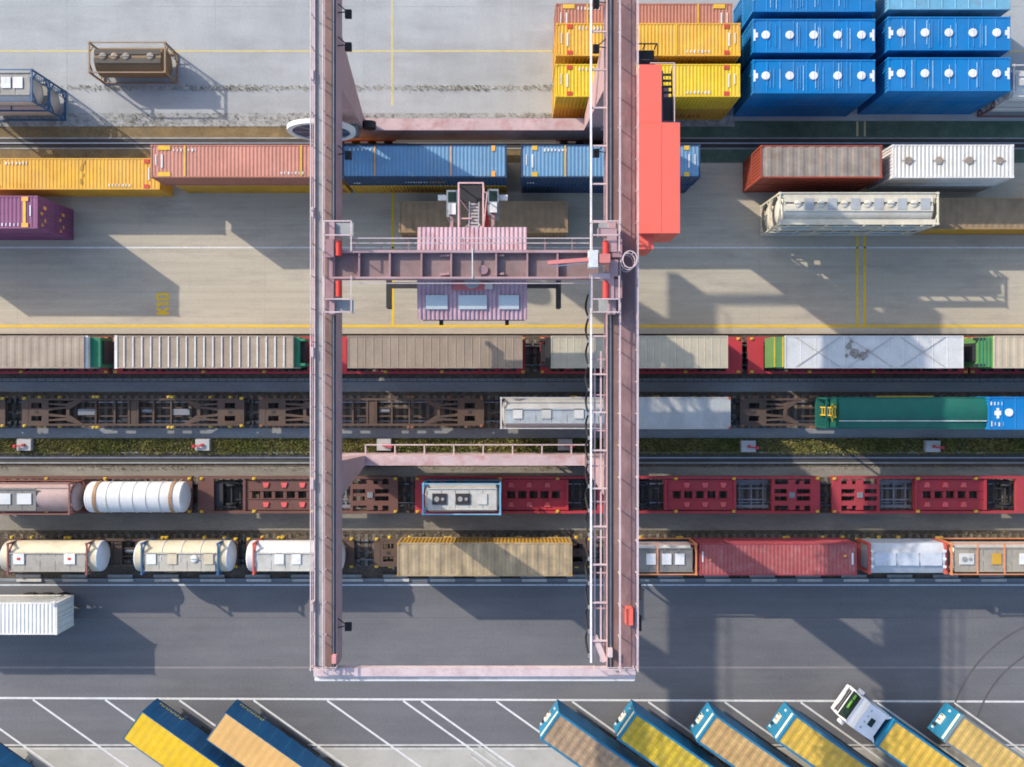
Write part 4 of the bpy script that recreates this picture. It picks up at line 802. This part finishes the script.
# white container on a chassis, bottom left
x = X(57,3.85)-12.19/2; y = (Y(603,3.85)+Y(634.7,3.85))/2
ch = thing('container_chassis', 'low trailer chassis carrying the white container at the lower left', 'trailer', (x, y, 0))
mb = MB()
for s in (-1, 1): mb.box(-6.0, 6.0, s*.4-.07, s*.4+.07, .9, 1.2)
for k in range(6): mb.box(-5.9+k*2.3, -5.7+k*2.3, -1.2, 1.2, 1.05, 1.199)
mb.build('frame', M_dark, ch)
for k in range(3):
    for s in (-1, 1): wheel(ch, 2.2+k*1.31, s*1.0)
r = container('shipping_container', 'plain white container on a chassis at the lower left', 'container', x, y, 1.22, 12.19, 2.62, paint('container_clean_white', (0.56,0.56,0.54), (0.45,0.4,0.33), .2), pitch=.3, amp=.035)
rr = MB().tube([(5.9,.95,2.62),(5.95,1.1,2.75),(5.7,1.25,2.8),(6.0,1.4,2.75)], .05).build('bent_bar', M_wm, r)

# ================================================================= SMALL YARD FURNITURE
M_box = mat('cabinet_concrete', (0.34,0.34,0.34), .8, .1)
flag_m = paint('flag_red', (0.45,0.03,0.05))
for i, (u, v, side) in enumerate(((26.5,444.5,-1),(204,444.5,-1),(384.5,444.5,0),(565,444.5,0),(747.5,446,1),(931,446,1))):
    where = ['at the left edge of the grass strip','second from the left on the grass strip','by the walkway railing near the left girder','by the walkway railing near the right girder','first to the right of the right girder','farthest right on the grass strip'][i]
    r = thing('concrete_pedestal', 'square concrete pedestal with red brake marker '+where, 'pedestal', (X(u), Y(v), 0), 0, 'concrete pedestals on the grass strip')
    MB().frustum((-.62,.62,-.5,.5), 0, (-.56,.56,-.45,.45), .42).build('block', M_box, r)
    MB().box(-.1, .1, -.1, .1, .421, .6).build('post', M_rm, r)
    s = side or 1
    MB().bar((0,-.05,.62),(s*.75,-.1,.68),.12,.06).build('marker_arm', flag_m, r); MB().box(s*.62-.1, s*.62+.1, -.2, .02, .60, .74).build('marker_tip', flag_m, r)

# ================================================================= GANTRY CRANE
pk = mat('crane_pink', (0.335,0.225,0.245), .6, .14, .6, (0.20,0.095,0.085), .6, 1.2, chips=.5); pkl = mat('crane_pale_pink', (0.46,0.375,0.39), .55, .12, .6, (0.27,0.13,0.12), .5, 1.5, chips=.35)
brn = mat('girder_top', (0.165,0.105,0.09), .75, .22, .6, (0.25,0.165,0.15), .6, 1.3, stretch=(1,.4,1)); grt = mat('grating_grey', (0.27,0.28,0.285), .7, .15, .7, (0.18,0.18,0.18), .5, 1.0)
pur = mat('crane_mauve', (0.27,0.165,0.185), .6, .15, .6, RUST, .4, chips=.5); M_red = paint('motor_red', (0.5,0.035,0.03)); ora = mat('house_orange', (0.64,0.115,0.085), .45, .04, .5, (0.55,0.13,0.1), .3); M_blug = paint('tray_blue_grey', (0.33,0.42,0.52))
cr = thing('gantry_crane', 'faded pink rail-mounted gantry crane with twin girders spanning the tracks', 'crane', (-2.3, 6.7, 0))
CX, CY = -2.3, 6.7
def part(mb, name, m, parent=None, smooth=False):
    o = mb.build(name, m, parent or cr, smooth=smooth)
    if parent is None or parent is cr: o.location = (-CX, -CY, 0)
    return o
Y0, Y1 = Y(668,17.5), 26.4
def handrail(x, z, y0, y1, m, parent, step=1.95, h=1.05):
    mb = MB(); n = round((y1-y0)/step)
    mb.bar((x,y0,z+h),(x,y1,z+h),.07); mb.bar((x,y0,z+h*.5),(x,y1,z+h*.5),.035)
    for i in range(n+1): yy = y0+(y1-y0)*i/n; mb.bar((x,yy,z),(x,yy,z+h),.05)
    return part(mb, 'handrail', m, parent)
# left girder
g = part(MB().box(-11.55, -10.78, Y0, Y1, 15.5, 17.5), 'girder', pk)
top = part(MB().box(-11.53, -11.03, Y0+.02, Y1-.02, 17.501, 17.52), 'girder_top', brn, g)
part(MB().box(-10.96, -10.87, Y0, Y1, 17.501, 17.62), 'crane_rail', M_rail, g); part(MB().box(-11.025, -10.80, Y0, Y1, 17.5005, 17.511), 'rail_bed', M_dark, g)
part(MB().box(-12.10, -11.56, Y0, Y1, 17.08, 17.16), 'walkway', grt, g)
part(MB().box(-12.18, -12.105, Y0, Y1, 16.9, 17.3), 'walkway_edge', pkl, g)
mb = MB()
for i in range(22): mb.box(-12.10, -11.551, Y0+.5+i*1.95, Y0+.62+i*1.95, 16.6, 17.075)
part(mb, 'walkway_bracket', pk, g)
handrail(-12.14, 17.3, Y0+.1, Y1, pkl, g); handrail(-11.36, 17.52, Y0+.1, Y1, pkl, g)
# right girder
Y1 = 25.3
g2 = part(MB().box(5.83, 7.60, Y0, Y1, 15.5, 17.5), 'girder', pk)
part(MB().box(6.15, 6.50, Y0+.02, Y1-.02, 17.501, 17.52), 'girder_top', brn, g2); part(MB().box(6.56, 7.54, Y0+.02, Y1-.02, 17.501, 17.54), 'walkway', mat('walkway_mauve', (0.165,0.10,0.105), .75, .22, .6, (0.27,0.18,0.175), .6, 1.2, stretch=(1,.4,1)), g2)
part(MB().box(5.99, 6.08, Y0, Y1, 17.501, 17.62), 'crane_rail', M_rail, g2); part(MB().box(5.86, 6.14, Y0, Y1, 17.5005, 17.511), 'rail_bed', M_dark, g2)
handrail(6.50, 17.54, Y0+.1, Y1, pkl, g2); handrail(7.57, 17.5, Y0+.1, Y1, pkl, g2)
part(MB().box(7.601, 7.70, Y0, 8.0, 17.2, 17.42), 'cable_tray', M_blug, g2)
part(MB().box(5.74, 5.82, Y0+.3, Y1, 16.3, 16.45), 'bottom_flange', pkl, g2)
# end beam between the girders at the south end
part(MB().box(-10.77, 5.82, 24.75, 25.2, 15.95, 16.4), 'end_beam', pkl); part(MB().cyl('y', (X(369,5),19.5,4.8), .5, .5), 'cable_guide', M_dark)
eb = part(MB().box(-12.2, 7.6, -18.0, Y0-.06, 16.85, 17.3), 'end_beam', pkl); part(MB().box(-12.2, 7.6, -18.32, -18.005, 16.85, 17.05), 'end_beam_ledge', paint('ledge_white', (0.52,0.54,0.58)), eb); part(MB().box(-12.15, 7.55, -18.32, -18.25, 17.051, 17.2), 'end_beam_rib', paint('ledge_white', (0.52,0.54,0.58)), eb)
for x0, x1 in ((-12.2, -10.7), (5.0, 7.4)):
    mb = MB().bar((x0,Y0+.15,18.3),(x1,Y0+.15,18.3),.06).bar((x0,Y0+.15,17.5),(x0,Y0+.15,18.3),.05).bar((x1,Y0+.15,17.5),(x1,Y0+.15,18.3),.05).bar((x0,Y0+.15,17.9),(x1,Y0+.15,17.9),.04)
    part(mb, 'end_railing', pkl)
part(MB().box(-10.95, -10.7, Y0+.4, Y0+.9, 17.63, 17.95), 'end_stop', paint('stop_pink', (0.6,0.25,0.25))); part(MB().box(5.85, 6.1, Y0+.8, Y0+1.3, 17.63, 18.0), 'end_stop', pkl)
# legs, sill beams, bogies
for (b, t) in (((-12.45,-11.27,19.3,20.2), (-12.0,-10.85,18.8,22.3)), ((5.48,6.7,19.3,20.2), (5.9,7.3,18.8,22.3)), ((-12.45,-11.2,-6.25,-5.5), (-12.0,-10.85,-7.2,-4.9)), ((5.48,6.7,-6.25,-5.5), (5.9,7.3,-7.2,-4.9))):
    part(MB().frustum(b, 4.2, t, 15.499), 'leg', pk)
sp = mat('sill_pink', (0.42,0.315,0.325), .6, .14, .5, (0.30,0.09,0.08), .85, .7, chips=.5)
for yc, y0, y1 in ((19.75, 19.3, 20.2), (-5.87, -6.25, -5.5)):
    sb = part(MB().box(-13.2, 7.4, y0, y1, 1.5, 4.199), 'sill_beam', sp)
    for xc in (-11.9, 6.1):
        bg_ = part(MB().box(xc-2.6, xc+2.6, yc-.32, yc+.32, .62, 1.499), 'bogie', M_red if yc > 0 else pk)
        for k in range(4): part(MB().cyl('y', (xc-1.95+k*1.3, (19.43 if yc > 0 else -6.0), .42), .35, .16), 'wheel', M_dark, bg_)
mb = MB().bar((X(365,3),-4.75,3.0),(X(588,3),-4.75,3.0),.09)
for i in range(8): xx = X(365.5,3)+i*(X(588,3)-X(366,3))/7.55; mb.bar((xx,-4.75,3.0),(xx,-5.5,3.0),.09); mb.bar((xx,-4.8,2.95),(xx,-5.5,2.0),.06)
part(mb, 'sill_railing', pkl)
# cable reel
rl = part(MB().ring([(-.16,2.42),(.16,2.42),(.16,2.05),(-.16,2.05),(-.16,2.42)], 'y', 40, (-13.7,18.2,8.0), False), 'cable_reel', paint('reel_white', (0.52,0.55,0.57)))
part(MB().cyl('y', (-13.7,18.2,8.0), 2.04, .14, 36), 'reel_disc', cdk, rl); part(MB().cyl('y', (-13.7,18.1,8.0), .4, .5), 'reel_hub', M_rim, rl)
for k in range(8): a = k*math.pi/4; part(MB().bar((-13.7,18.12,8.0),(-13.7+2.03*math.cos(a),18.12,8+2.03*math.sin(a)),.07), 'spoke', M_rim, rl)
part(MB().box(-13.7, -12.2, 18.6, 19.3, 7.7, 8.3), 'reel_arm', pk, rl); part(MB().box(-12.3, -11.5, 18.5, 19.2, 5.0, 6.2), 'reel_cabinet', paint('cabinet_blue', (0.12,0.16,0.20)), rl)
# floodlights on brackets
def flood(x, y, z, s):
    f = part(MB().bar((x,y,z),(x+s*.55,y+.1,z-.1),.06).bar((x,y+.55,z),(x+s*.55,y+.1,z-.1),.06), 'floodlight', M_dark); part(MB().box(x+s*.6-.2, x+s*.6+.2, y-.25, y+.25, z-.35, z-.08), 'lamp_housing', M_rubber, f)
for y in (Y(12,17), Y(45,17), Y(154,17), Y(628,17)): flood(-10.77, y, 16.9, 1)
for y in (Y(2,17), Y(47,17), Y(152,17)): flood(5.82, y, 16.9, -1)
for y in (Y(75,17.3), Y(212,17.3), Y(352,17.3), Y(484,17.3), Y(606,17.3)): part(MB().box(-12.34, -12.19, y-.3, y+.3, 16.9, 17.4), 'junction_box', pkl)
# festoon beam, its brackets and the hanging cable
fb = part(MB().box(4.82, 4.93, Y0+.2, Y1, 17.0, 17.15), 'festoon_beam', paint('festoon_grey', (0.62,0.63,0.66)))
for i in range(26): yy = Y(32,17)-i*2.35; part(MB().box(4.931, 5.829, yy-.05, yy+.05, 16.98, 17.1), 'festoon_bracket', pkl, fb) if yy > Y0 else None
pts = []
for i in range(0, 421):
    t = i/420; yy = 5.6+(Y0+.6-5.6)*t; ph = t*15*math.pi
    pts.append((4.76-.10*abs(math.sin(ph))**.8, yy, 16.9-1.1*abs(math.sin(ph))))
part(MB().tube(pts, .07), 'festoon_cable', M_rubber, fb, True)
for i in range(16): part(MB().box(4.70, 4.819, 5.6-i*(5.6-Y0-.6)/15-.1, 5.6-i*(5.6-Y0-.6)/15+.1, 16.85, 17.1), 'cable_trolley', M_rim, fb)
for xx in (5.12, 5.50): part(MB().bar((xx,2.0,16.9),(xx,Y0+.2,16.9),.10), 'side_rail', pkl, fb)
for i in range(9): yy = 1.5-i*2.2; part(MB().bar((4.9,yy,16.9),(5.8,yy-.02,16.9),.09), 'side_bracket', pk, fb)
part(MB().bar((5.1,-15.6,16.95),(5.75,-17.2,16.95),.35,.1), 'corner_plate', pkl)
part(MB().box(6.9, 7.3, -14.6, -13.6, 17.55, 18.3), 'control_cabinet', ora); part(MB().box(7.71, 7.95, -13.3, -12.4, 16.9, 17.4), 'lamp_housing', M_rubber); part(MB().box(7.71, 7.95, -15.2, -14.3, 16.9, 17.4), 'lamp_housing', M_rubber)
# ladder cage ring on the right girder
cg = MB()
for z in (17.8, 18.7, 19.6):
    P = [(6.95+.42*math.cos(a*math.pi/10), Y(262,18.5)+.5*math.sin(a*math.pi/10), z) for a in range(21)]; cg.tube(P, .035)
for a in range(6): cg.bar((6.95+.42*math.cos(a), Y(262,18.5)+.5*math.sin(a), 17.55), (6.95+.42*math.cos(a), Y(262,18.5)+.5*math.sin(a), 19.6), .03)
part(cg, 'ladder_cage', pkl)
# orange electrical house on the outside of the right girder
def corr_box(x0, x1, y0, y1, z0, z1, name, parent):
    b = part(MB().box(x0+.03, x1-.03, y0+.03, y1-.03, z0, z1-.02), name, ora, parent)
    part(MB().box(x0-.02, x1+.02, y0-.02, y1+.02, z1-.019, z1+.04), 'roof', ora, b)
    for s, yy in ((-1, y0), (1, y1)):
        w_ = wall_x(x1-x0-.08, z1-z0-.06, .22, .025, s); o = part(MB().add([(a+(x0+x1)/2, b_+yy+s*.03, c+z0+.02) for a, b_, c in w_.v], w_.f), 'wall', ora, b)
    return b
part(MB().box(X(660.5,18.6), X(661.3,18.6), Y(232,18.6), Y(124,18.6), 18.6405, 18.655), 'roof_seam', ora)
hs = part(MB().box(7.61, 10.0, 9.3, 19.0, 15.0, 15.15), 'house_platform', pur)
corr_box(7.66, X(679.5,18.6), Y(233,18.6), Y(123,18.6), 15.16, 18.6, 'electrical_house', cr); corr_box(7.66, X(661,18.6), Y(123,18.6)+.03, Y(65,18.6), 15.16, 18.6, 'electrical_house', cr); corr_box(7.66, X(653,18.0), Y(249,18.0), Y(233,18.6)-.04, 15.3, 18.0, 'cable_house', cr)
for k in range(2): yy = Y(172+k*4,18.6); part(MB().box(X(661,18.6)+.001, X(661,18.6)+.03, Y(100,18.6)-1, Y(100,18.6), 16.4, 18.2), 'house_door', M_wm) if k == 0 else None
xa_, xb_, ya_, yb_, zq = X(663,17.4), X(672,17.4), Y(70,17.4), Y(121,17.4), 17.4
st_ = part(MB().bar((xa_,ya_,zq-.2),(xa_,yb_,zq+.2),.06,.2).bar((xb_,ya_,zq-.2),(xb_,yb_,zq+.2),.06,.2).box(xa_+.04, xb_-.04, yb_, yb_+1.4, zq+.05, zq+.1), 'access_stair', M_dark)
for k in range(5): yy = ya_-.25-k*.38; part(MB().box(xa_+.04, xb_-.04, yy-.07, yy+.07, zq-.16+k*.05, zq-.11+k*.05), 'tread', M_dark, st_)
part(MB().bar((X(674.5,18.3),Y(63,18.3),18.3),(X(674.5,18.3),Y(122,18.3),18.3),.05).bar((X(674.5,18.3),Y(63,18.3),18.3),(X(650,18.3),Y(63,18.3),18.3),.05).bar((X(674.5,18.3),Y(63,18.3),17.2),(X(674.5,18.3),Y(63,18.3),18.3),.05), 'stair_railing', pkl, st_)
part(MB().box(7.5, 8.9, Y(60,17), Y(46,17), 16.2, 16.3), 'service_platform', M_dark)
mb = MB()
for yy in (Y(61,17), Y(45,17)): mb.bar((7.5,yy,17.2),(8.95,yy,17.2),.07); [mb.bar((xx,yy,16.3),(xx,yy,17.2),.06) for xx in (7.6,8.2,8.9)]
mb.bar((8.95,Y(61,17),17.2),(8.95,Y(45,17),17.2),.06)
part(mb, 'platform_railing', M_dark)

# ================================================================= TROLLEY
tr_ = thing('crane_trolley', 'pink corrugated trolley house with cross beam hanging between the crane girders', 'crane trolley', (-2.5, 7.1, 17.6)); TX, TYY, TZ = -2.5, 7.1, 17.6
def tp(mb, name, m, parent=None, smooth=False):
    o = mb.build(name, m, parent or tr_, smooth=smooth)
    if parent is None: o.location = (-TX, -TYY, -TZ)
    return o
bx0, bx1, by0, by1 = X(328,19), X(600,19), Y(277,19), Y(250,19)
beam = tp(MB().box(bx0, bx1, by0+.08, by1-.08, 17.66, 18.12), 'cross_beam', mat('beam_mauve', (0.215,0.15,0.15), .7, .2, .7, (0.13,0.075,0.065), .7, 1.2, chips=.5))
for y0, y1 in ((by0-.04, by0+.079), (by1-.079, by1+.08)): tp(MB().box(bx0, bx1, y0, y1, 17.64, 18.5), 'beam_flange', pk, beam)
for u in (330, 357.5, 388.5, 420.5, 450.5, 496, 527.5, 558): tp(MB().box(X(u,19)-.05, X(u,19)+.05, by0+.08, by1-.08, 18.121, 18.46), 'beam_rib', pur, beam)
for u, v in ((444,254),(444,273),(499,254),(499,273)): tp(MB().bar((X(u,19)-.3,Y(v,19),18.2),(X(u,19)+.3,Y(v,19)+.05,18.3),.14), 'beam_bracket', pur, beam)
tp(MB().cyl('z', (X(483,19), Y(268,19), 18.18), .28, .1, 20), 'pulley', pur, beam); tp(MB().box(X(472,19)-.03, X(472,19)+.03, by0-.05, by1+.3, 18.47, 18.56), 'beam_rod', M_wm, beam)
# walkway railings along both sides of the beam
for yy, z, x0, x1 in ((Y(236,19.8), 19.0, bx0+1.2, bx1-.6), (Y(241,19.3), 18.5, bx0+1.2, bx1-.6), (Y(282,19), 18.3, bx0+.2, bx1)):
    mb = MB().bar((x0,yy,z),(x1,yy,z),.06); tp(mb, 'beam_railing', paint('rail_pale', (0.38,0.33,0.36)), beam)
mb = MB()
for i in range(9): xx = bx0+1.4+i*1.65; mb.bar((xx,by1+.08,18.1),(xx,Y(236,19.8),18.1),.06).bar((xx,Y(236,19.8),18.1),(xx,Y(236,19.8),19.0),.05)
tp(mb, 'walkway_frame', pur, beam)
# gable-roofed winch house
hx0, hx1, hy0, hy1 = X(417.5,17), X(527,17), Y(320,16.7), Y(228,16.7); ry = (hy0+hy1)/2+.25
house = tp(MB().box(hx0+.1, hx1-.1, hy0+.12, hy1-.12, 14.2, 16.9), 'winch_house', pk)
def slope(y0, z0, y1, z1, x0, x1, pitch=.27):
    mb = MB(); vs = []; pts = corr(x1-x0, pitch, .055)
    for a, d in pts: vs += [(x0+a, y0, z0+d), (x0+a, y1, z1+d)]
    return mb.add(vs, [(2*i, 2*i+2, 2*i+3, 2*i+1) for i in range(len(pts)-1)])
hr = mat('roof_pink_sheet', (0.39,0.265,0.31), .55, .14, .7, (0.30,0.10,0.10), .6, .9, chips=.4)
tp(slope(hy0, 16.95, ry, 17.5, hx0, hx1), 'roof_slope', hr, house); tp(slope(ry, 17.5, hy1, 16.95, hx0, hx1), 'roof_slope', hr, house)
gm = MB()
for xx in (hx0+.02, hx1-.02): gm.add([(xx,hy0,16.89),(xx,hy1,16.89),(xx,hy1,16.95),(xx,ry,17.49),(xx,hy0,16.95)], [(0,1,2,3,4)])
tp(gm, 'gable', pk, house); tp(MB().box(hx0, hx1, ry-.12, ry+.12, 17.545, 17.6), 'ridge_cap', pkl, house)
sk = mat('skylight', (0.40,0.45,0.47), .4, .05)
for u0, u1 in ((426.5,448), (459,487), (499,519)):
    o = MB().box(X(u0,16.8)-.0, X(u1,16.8), 0, Y(295.5,16.8)-Y(309.5,16.8), 0, .08).build('skylight', sk, house); o.location = (0, Y(309.5,16.8), 16.95+(Y(309.5,16.8)-hy0)*(.55/(ry-hy0))+.05); o.rotation_euler = (math.atan2(.55, ry-hy0), 0, 0)
o = MB().box(X(453,17), X(486,17), Y(291,17), Y(282.5,17), 17.44, 17.52).build('red_cover', paint('cover_red', (0.5,0.13,0.13), RUST, .3), house); MB().box(X(485,17), X(493,17), Y(290,17), Y(284,17), 17.5, 17.62).build('vent_box', paint('vent_beige', (0.5,0.45,0.42)), house)
MB().cyl('z', (X(472.5,17.3), Y(281,17.3), 17.45), .5, .25, 20).build('rope_drum', M_rim, house)
for u in (441, 507): MB().box(X(u,16)-.12, X(u,16)+.12, hy0-.25, hy0+.1, 15.6, 15.9).build('wall_lamp', M_dark, house)
# stair tower and driver's cabin north of the house
zt = 14.6
sx0, sx1, sy0, sy1 = X(458.5,zt), X(487,zt), hy1-.1, Y(183,zt)
stt = tp(MB().box(sx0+.05, sx1-.4, sy1-1.1, sy1, zt-.9, zt-.8), 'stair_tower', M_dark)
mb = MB()
for xx in (sx0, sx1-.25):
    mb.bar((xx,sy0,zt),(xx,sy1,zt),.10); mb.bar((xx,sy0,zt-1.2),(xx,sy1,zt-1.2),.10)
    for k in range(5): yy = sy0+(sy1-sy0)*k/4; mb.bar((xx,yy,zt),(xx,yy,zt-1.2),.07)
mb.bar((sx0,sy1,zt),(sx1-.25,sy1,zt),.09).bar((sx0+.05,sy1-1.0,zt),(sx0+.9,sy1-2.0,zt-1.1),.07).bar((sx1-.1,sy0+.2,zt),(sx1-.8,sy0+1.2,zt-1.0),.07).bar((sx0,sy0+.2,zt-.1),(sx0+.9,sy0+1.1,zt-1.0),.07).bar((sx0,sy0+1.1,zt-.1),(sx0+.85,sy0+1.1,zt-.1),.08).bar((sx1-.25,sy0,zt),(sx1,sy1-.6,zt),.06).bar((sx1,sy1-.6,zt),(sx1-.25,sy1-.6,zt),.06)
tp(mb, 'tower_frame', paint('tower_pink', (0.60,0.38,0.38)), stt)
mb = MB()
xs0, xs1 = X(469,zt), X(478.5,zt)
for xx in (xs0, xs1): mb.bar((xx,sy0+.05,zt+.3),(xx,sy1-1.1,zt-.8),.06,.16)
tp(mb, 'stringer', M_rim, stt)
for k in range(10): t = (k+.5)/10; yy = sy0+(sy1-1.1-sy0)*t; tp(MB().box(xs0+.03, xs1-.03, yy-.06, yy+.06, zt+.28-1.1*t, zt+.31-1.1*t), 'tread', paint('tread_pale', (0.38,0.34,0.36)), stt)
tp(MB().box(sx1-.22, sx1+.1, sy0+.3, sy1-1.0, zt-1.6, zt-1.3), 'red_panel', M_red, stt)
for u0, u1, v0, v1, nm in ((446.5,457.5,190,217,'operator_cabin'), (487.5,498.5,189,215,'operator_cabin')):
    zc = 13.6; c = tp(MB().box(X(u0,zc), X(u1,zc), Y(v1,zc), Y(v0,zc), 11.6, zc), nm, paint('cabin_grey', (0.20,0.24,0.28)))
    MB().box(X(u0,zc)+.1, X(u1,zc)-.1, Y(v0+12,zc), Y(v0+2,zc), zc+.001, zc+.03).build('roof_window', M_glass, c); MB().box(X(u0,zc)+.15, X(u1,zc)-.1, Y(v1-2,zc), Y(v0+14,zc), zc+.002, zc+.25).build('air_conditioner', paint('ac_pale', (0.6,0.62,0.62)), c)
    s = -1 if u0 < 460 else 1; xq = X(u0,zc) if s < 0 else X(u1,zc); MB().box(min(xq, xq+s*.6), max(xq, xq+s*.6), Y(202,zc)+.2, Y(202,zc)+.55, 13.0, 13.2).build('camera_arm', paint('ac_pale', (0.6,0.62,0.62)), c)
    MB().bar(((X(u0,zc)+X(u1,zc))/2, Y(v1,zc)+.1, 13.5), ((X(u0,zc)+X(u1,zc))/2, hy1-.3, 14.5), .2).build('cabin_hanger', pur, c)
# end carriages running on the girder rails
for s, xr, x0, x1 in ((-1, -10.915, X(326,18.6), X(353,18.6)), (1, 6.03, X(591,18.6), X(618,18.6))):
    ca = tp(MB().box(xr-.22, xr+.22, Y(314,18.4), Y(222,18.4), 17.85, 18.4), 'end_carriage', pk)
    for yy in (Y(306,18), Y(290,18), Y(247,18), Y(230,18)): MB().cyl('y' if False else 'x', (xr, yy, 17.87), .25, .14).build('carriage_wheel', M_dark, ca)
    for v0, v1 in ((239,257), (279,298)):
        MB().box(xr-.22 if s < 0 else xr-.1, xr+.28 if s < 0 else xr+.55, Y(v1,18.9), Y(v0,18.9), 18.401, 18.83).build('gearbox', pur, ca)
        MB().cyl('y', (xr+(.55 if s < 0 else -.42), (Y(v0,18.9)+Y(v1,18.9))/2, 18.75), .18, Y(v0,18.9)-Y(v1,18.9)-.2).build('motor', M_red, ca)
    z = 19.2
    for ys in ((221, 235, 251), (312, 299, 276)):
        mb = MB()
        for v in ys[:2]: mb.bar((x0,Y(v,z),z),(x1,Y(v,z),z),.07)
        for xx in (x0, x1):
            mb.bar((xx,Y(ys[0],z),z),(xx,Y(ys[2],z),z),.07)
            for v in (ys[0], ys[2]): mb.bar((xx,Y(v,z),18.2),(xx,Y(v,z),z),.05)
        mb.build('carriage_railing', pkl, ca)
    for v0, v1 in ((223,236), (300,312)): MB().box(x0+.5, x1-.05, Y(v1,18.2), Y(v0,18.2), 18.12, 18.2).build('carriage_platform', grt, ca)
jb = tp(MB().bar((X(548,19.6),Y(262.5,19.6),19.5),(X(607,19.6),Y(258,19.6),19.5),.22,.3), 'service_jib', paint('jib_red', (0.5,0.17,0.16)))
MB().box(X(599,19.6), X(610,19.6), Y(263,19.6), Y(254,19.6), 18.9, 19.75).build('jib_winch', paint('jib_red', (0.5,0.17,0.16)), jb); MB().bar((X(552,19.6),Y(266,19.6),19.4),(X(590,19.6),Y(262,19.6),19.4),.06).build('jib_tie', M_wm, jb)
tp(MB().box(X(589,19.8), X(598,19.8), Y(267,19.8), Y(250,19.8), 18.9, 19.8), 'switch_cabinet', paint('cabinet_pale', (0.50,0.54,0.56)))
for (u, v, a, b) in ((604,232,.35,.25), (612,240,.3,.7), (609,285,.3,.8), (614,268,.25,.5), (600,276,.6,.15)): tp(MB().box(X(u,18.9)-a, X(u,18.9)+a, Y(v,18.9)-b, Y(v,18.9)+b, 18.41, 18.86+a*.1), 'drive_unit', pk if a != .6 else pkl)
for s in (-1, 1): tp(MB().cyl('y', (X(606,18.9), Y(250 if s < 0 else 291,18.9), 18.85), .2, .9), 'motor', M_red)
# spreader hanging below
spd = thing('container_spreader', 'black telescopic spreader frame hanging below the trolley house', 'spreader', (-2.75, 6.8, 9.0)); sx, sy, sz = -2.75, 6.8, 9.0
def spp(mb, name, m=M_dark):
    o = mb.build(name, m, spd); o.location = (-sx, -sy, -sz); return o
e0, e1 = X(389,9), X(558.5,9)
spp(MB().box(e0+.2, e1-.2, 6.75, 7.15, 8.8, 9.2), 'main_beam'); spp(MB().box(-5.5, 0, 6.1, 7.6, 8.7, 9.4), 'head_block')
for xx in (e0, e1):
    q = spp(MB().box(xx-.18, xx+.18, 5.35, 8.1, 8.75, 9.15), 'end_beam')
    for yy in (5.45, 8.0): spp(MB().box(xx-.14, xx+.14, yy-.14, yy+.14, 8.4, 8.749), 'twist_lock')
for xx in (-4.8, -.7):
    for yy in (6.3, 7.4): spp(MB().bar((xx,yy,9.4),(xx,yy,14.2),.05), 'hoist_rope')
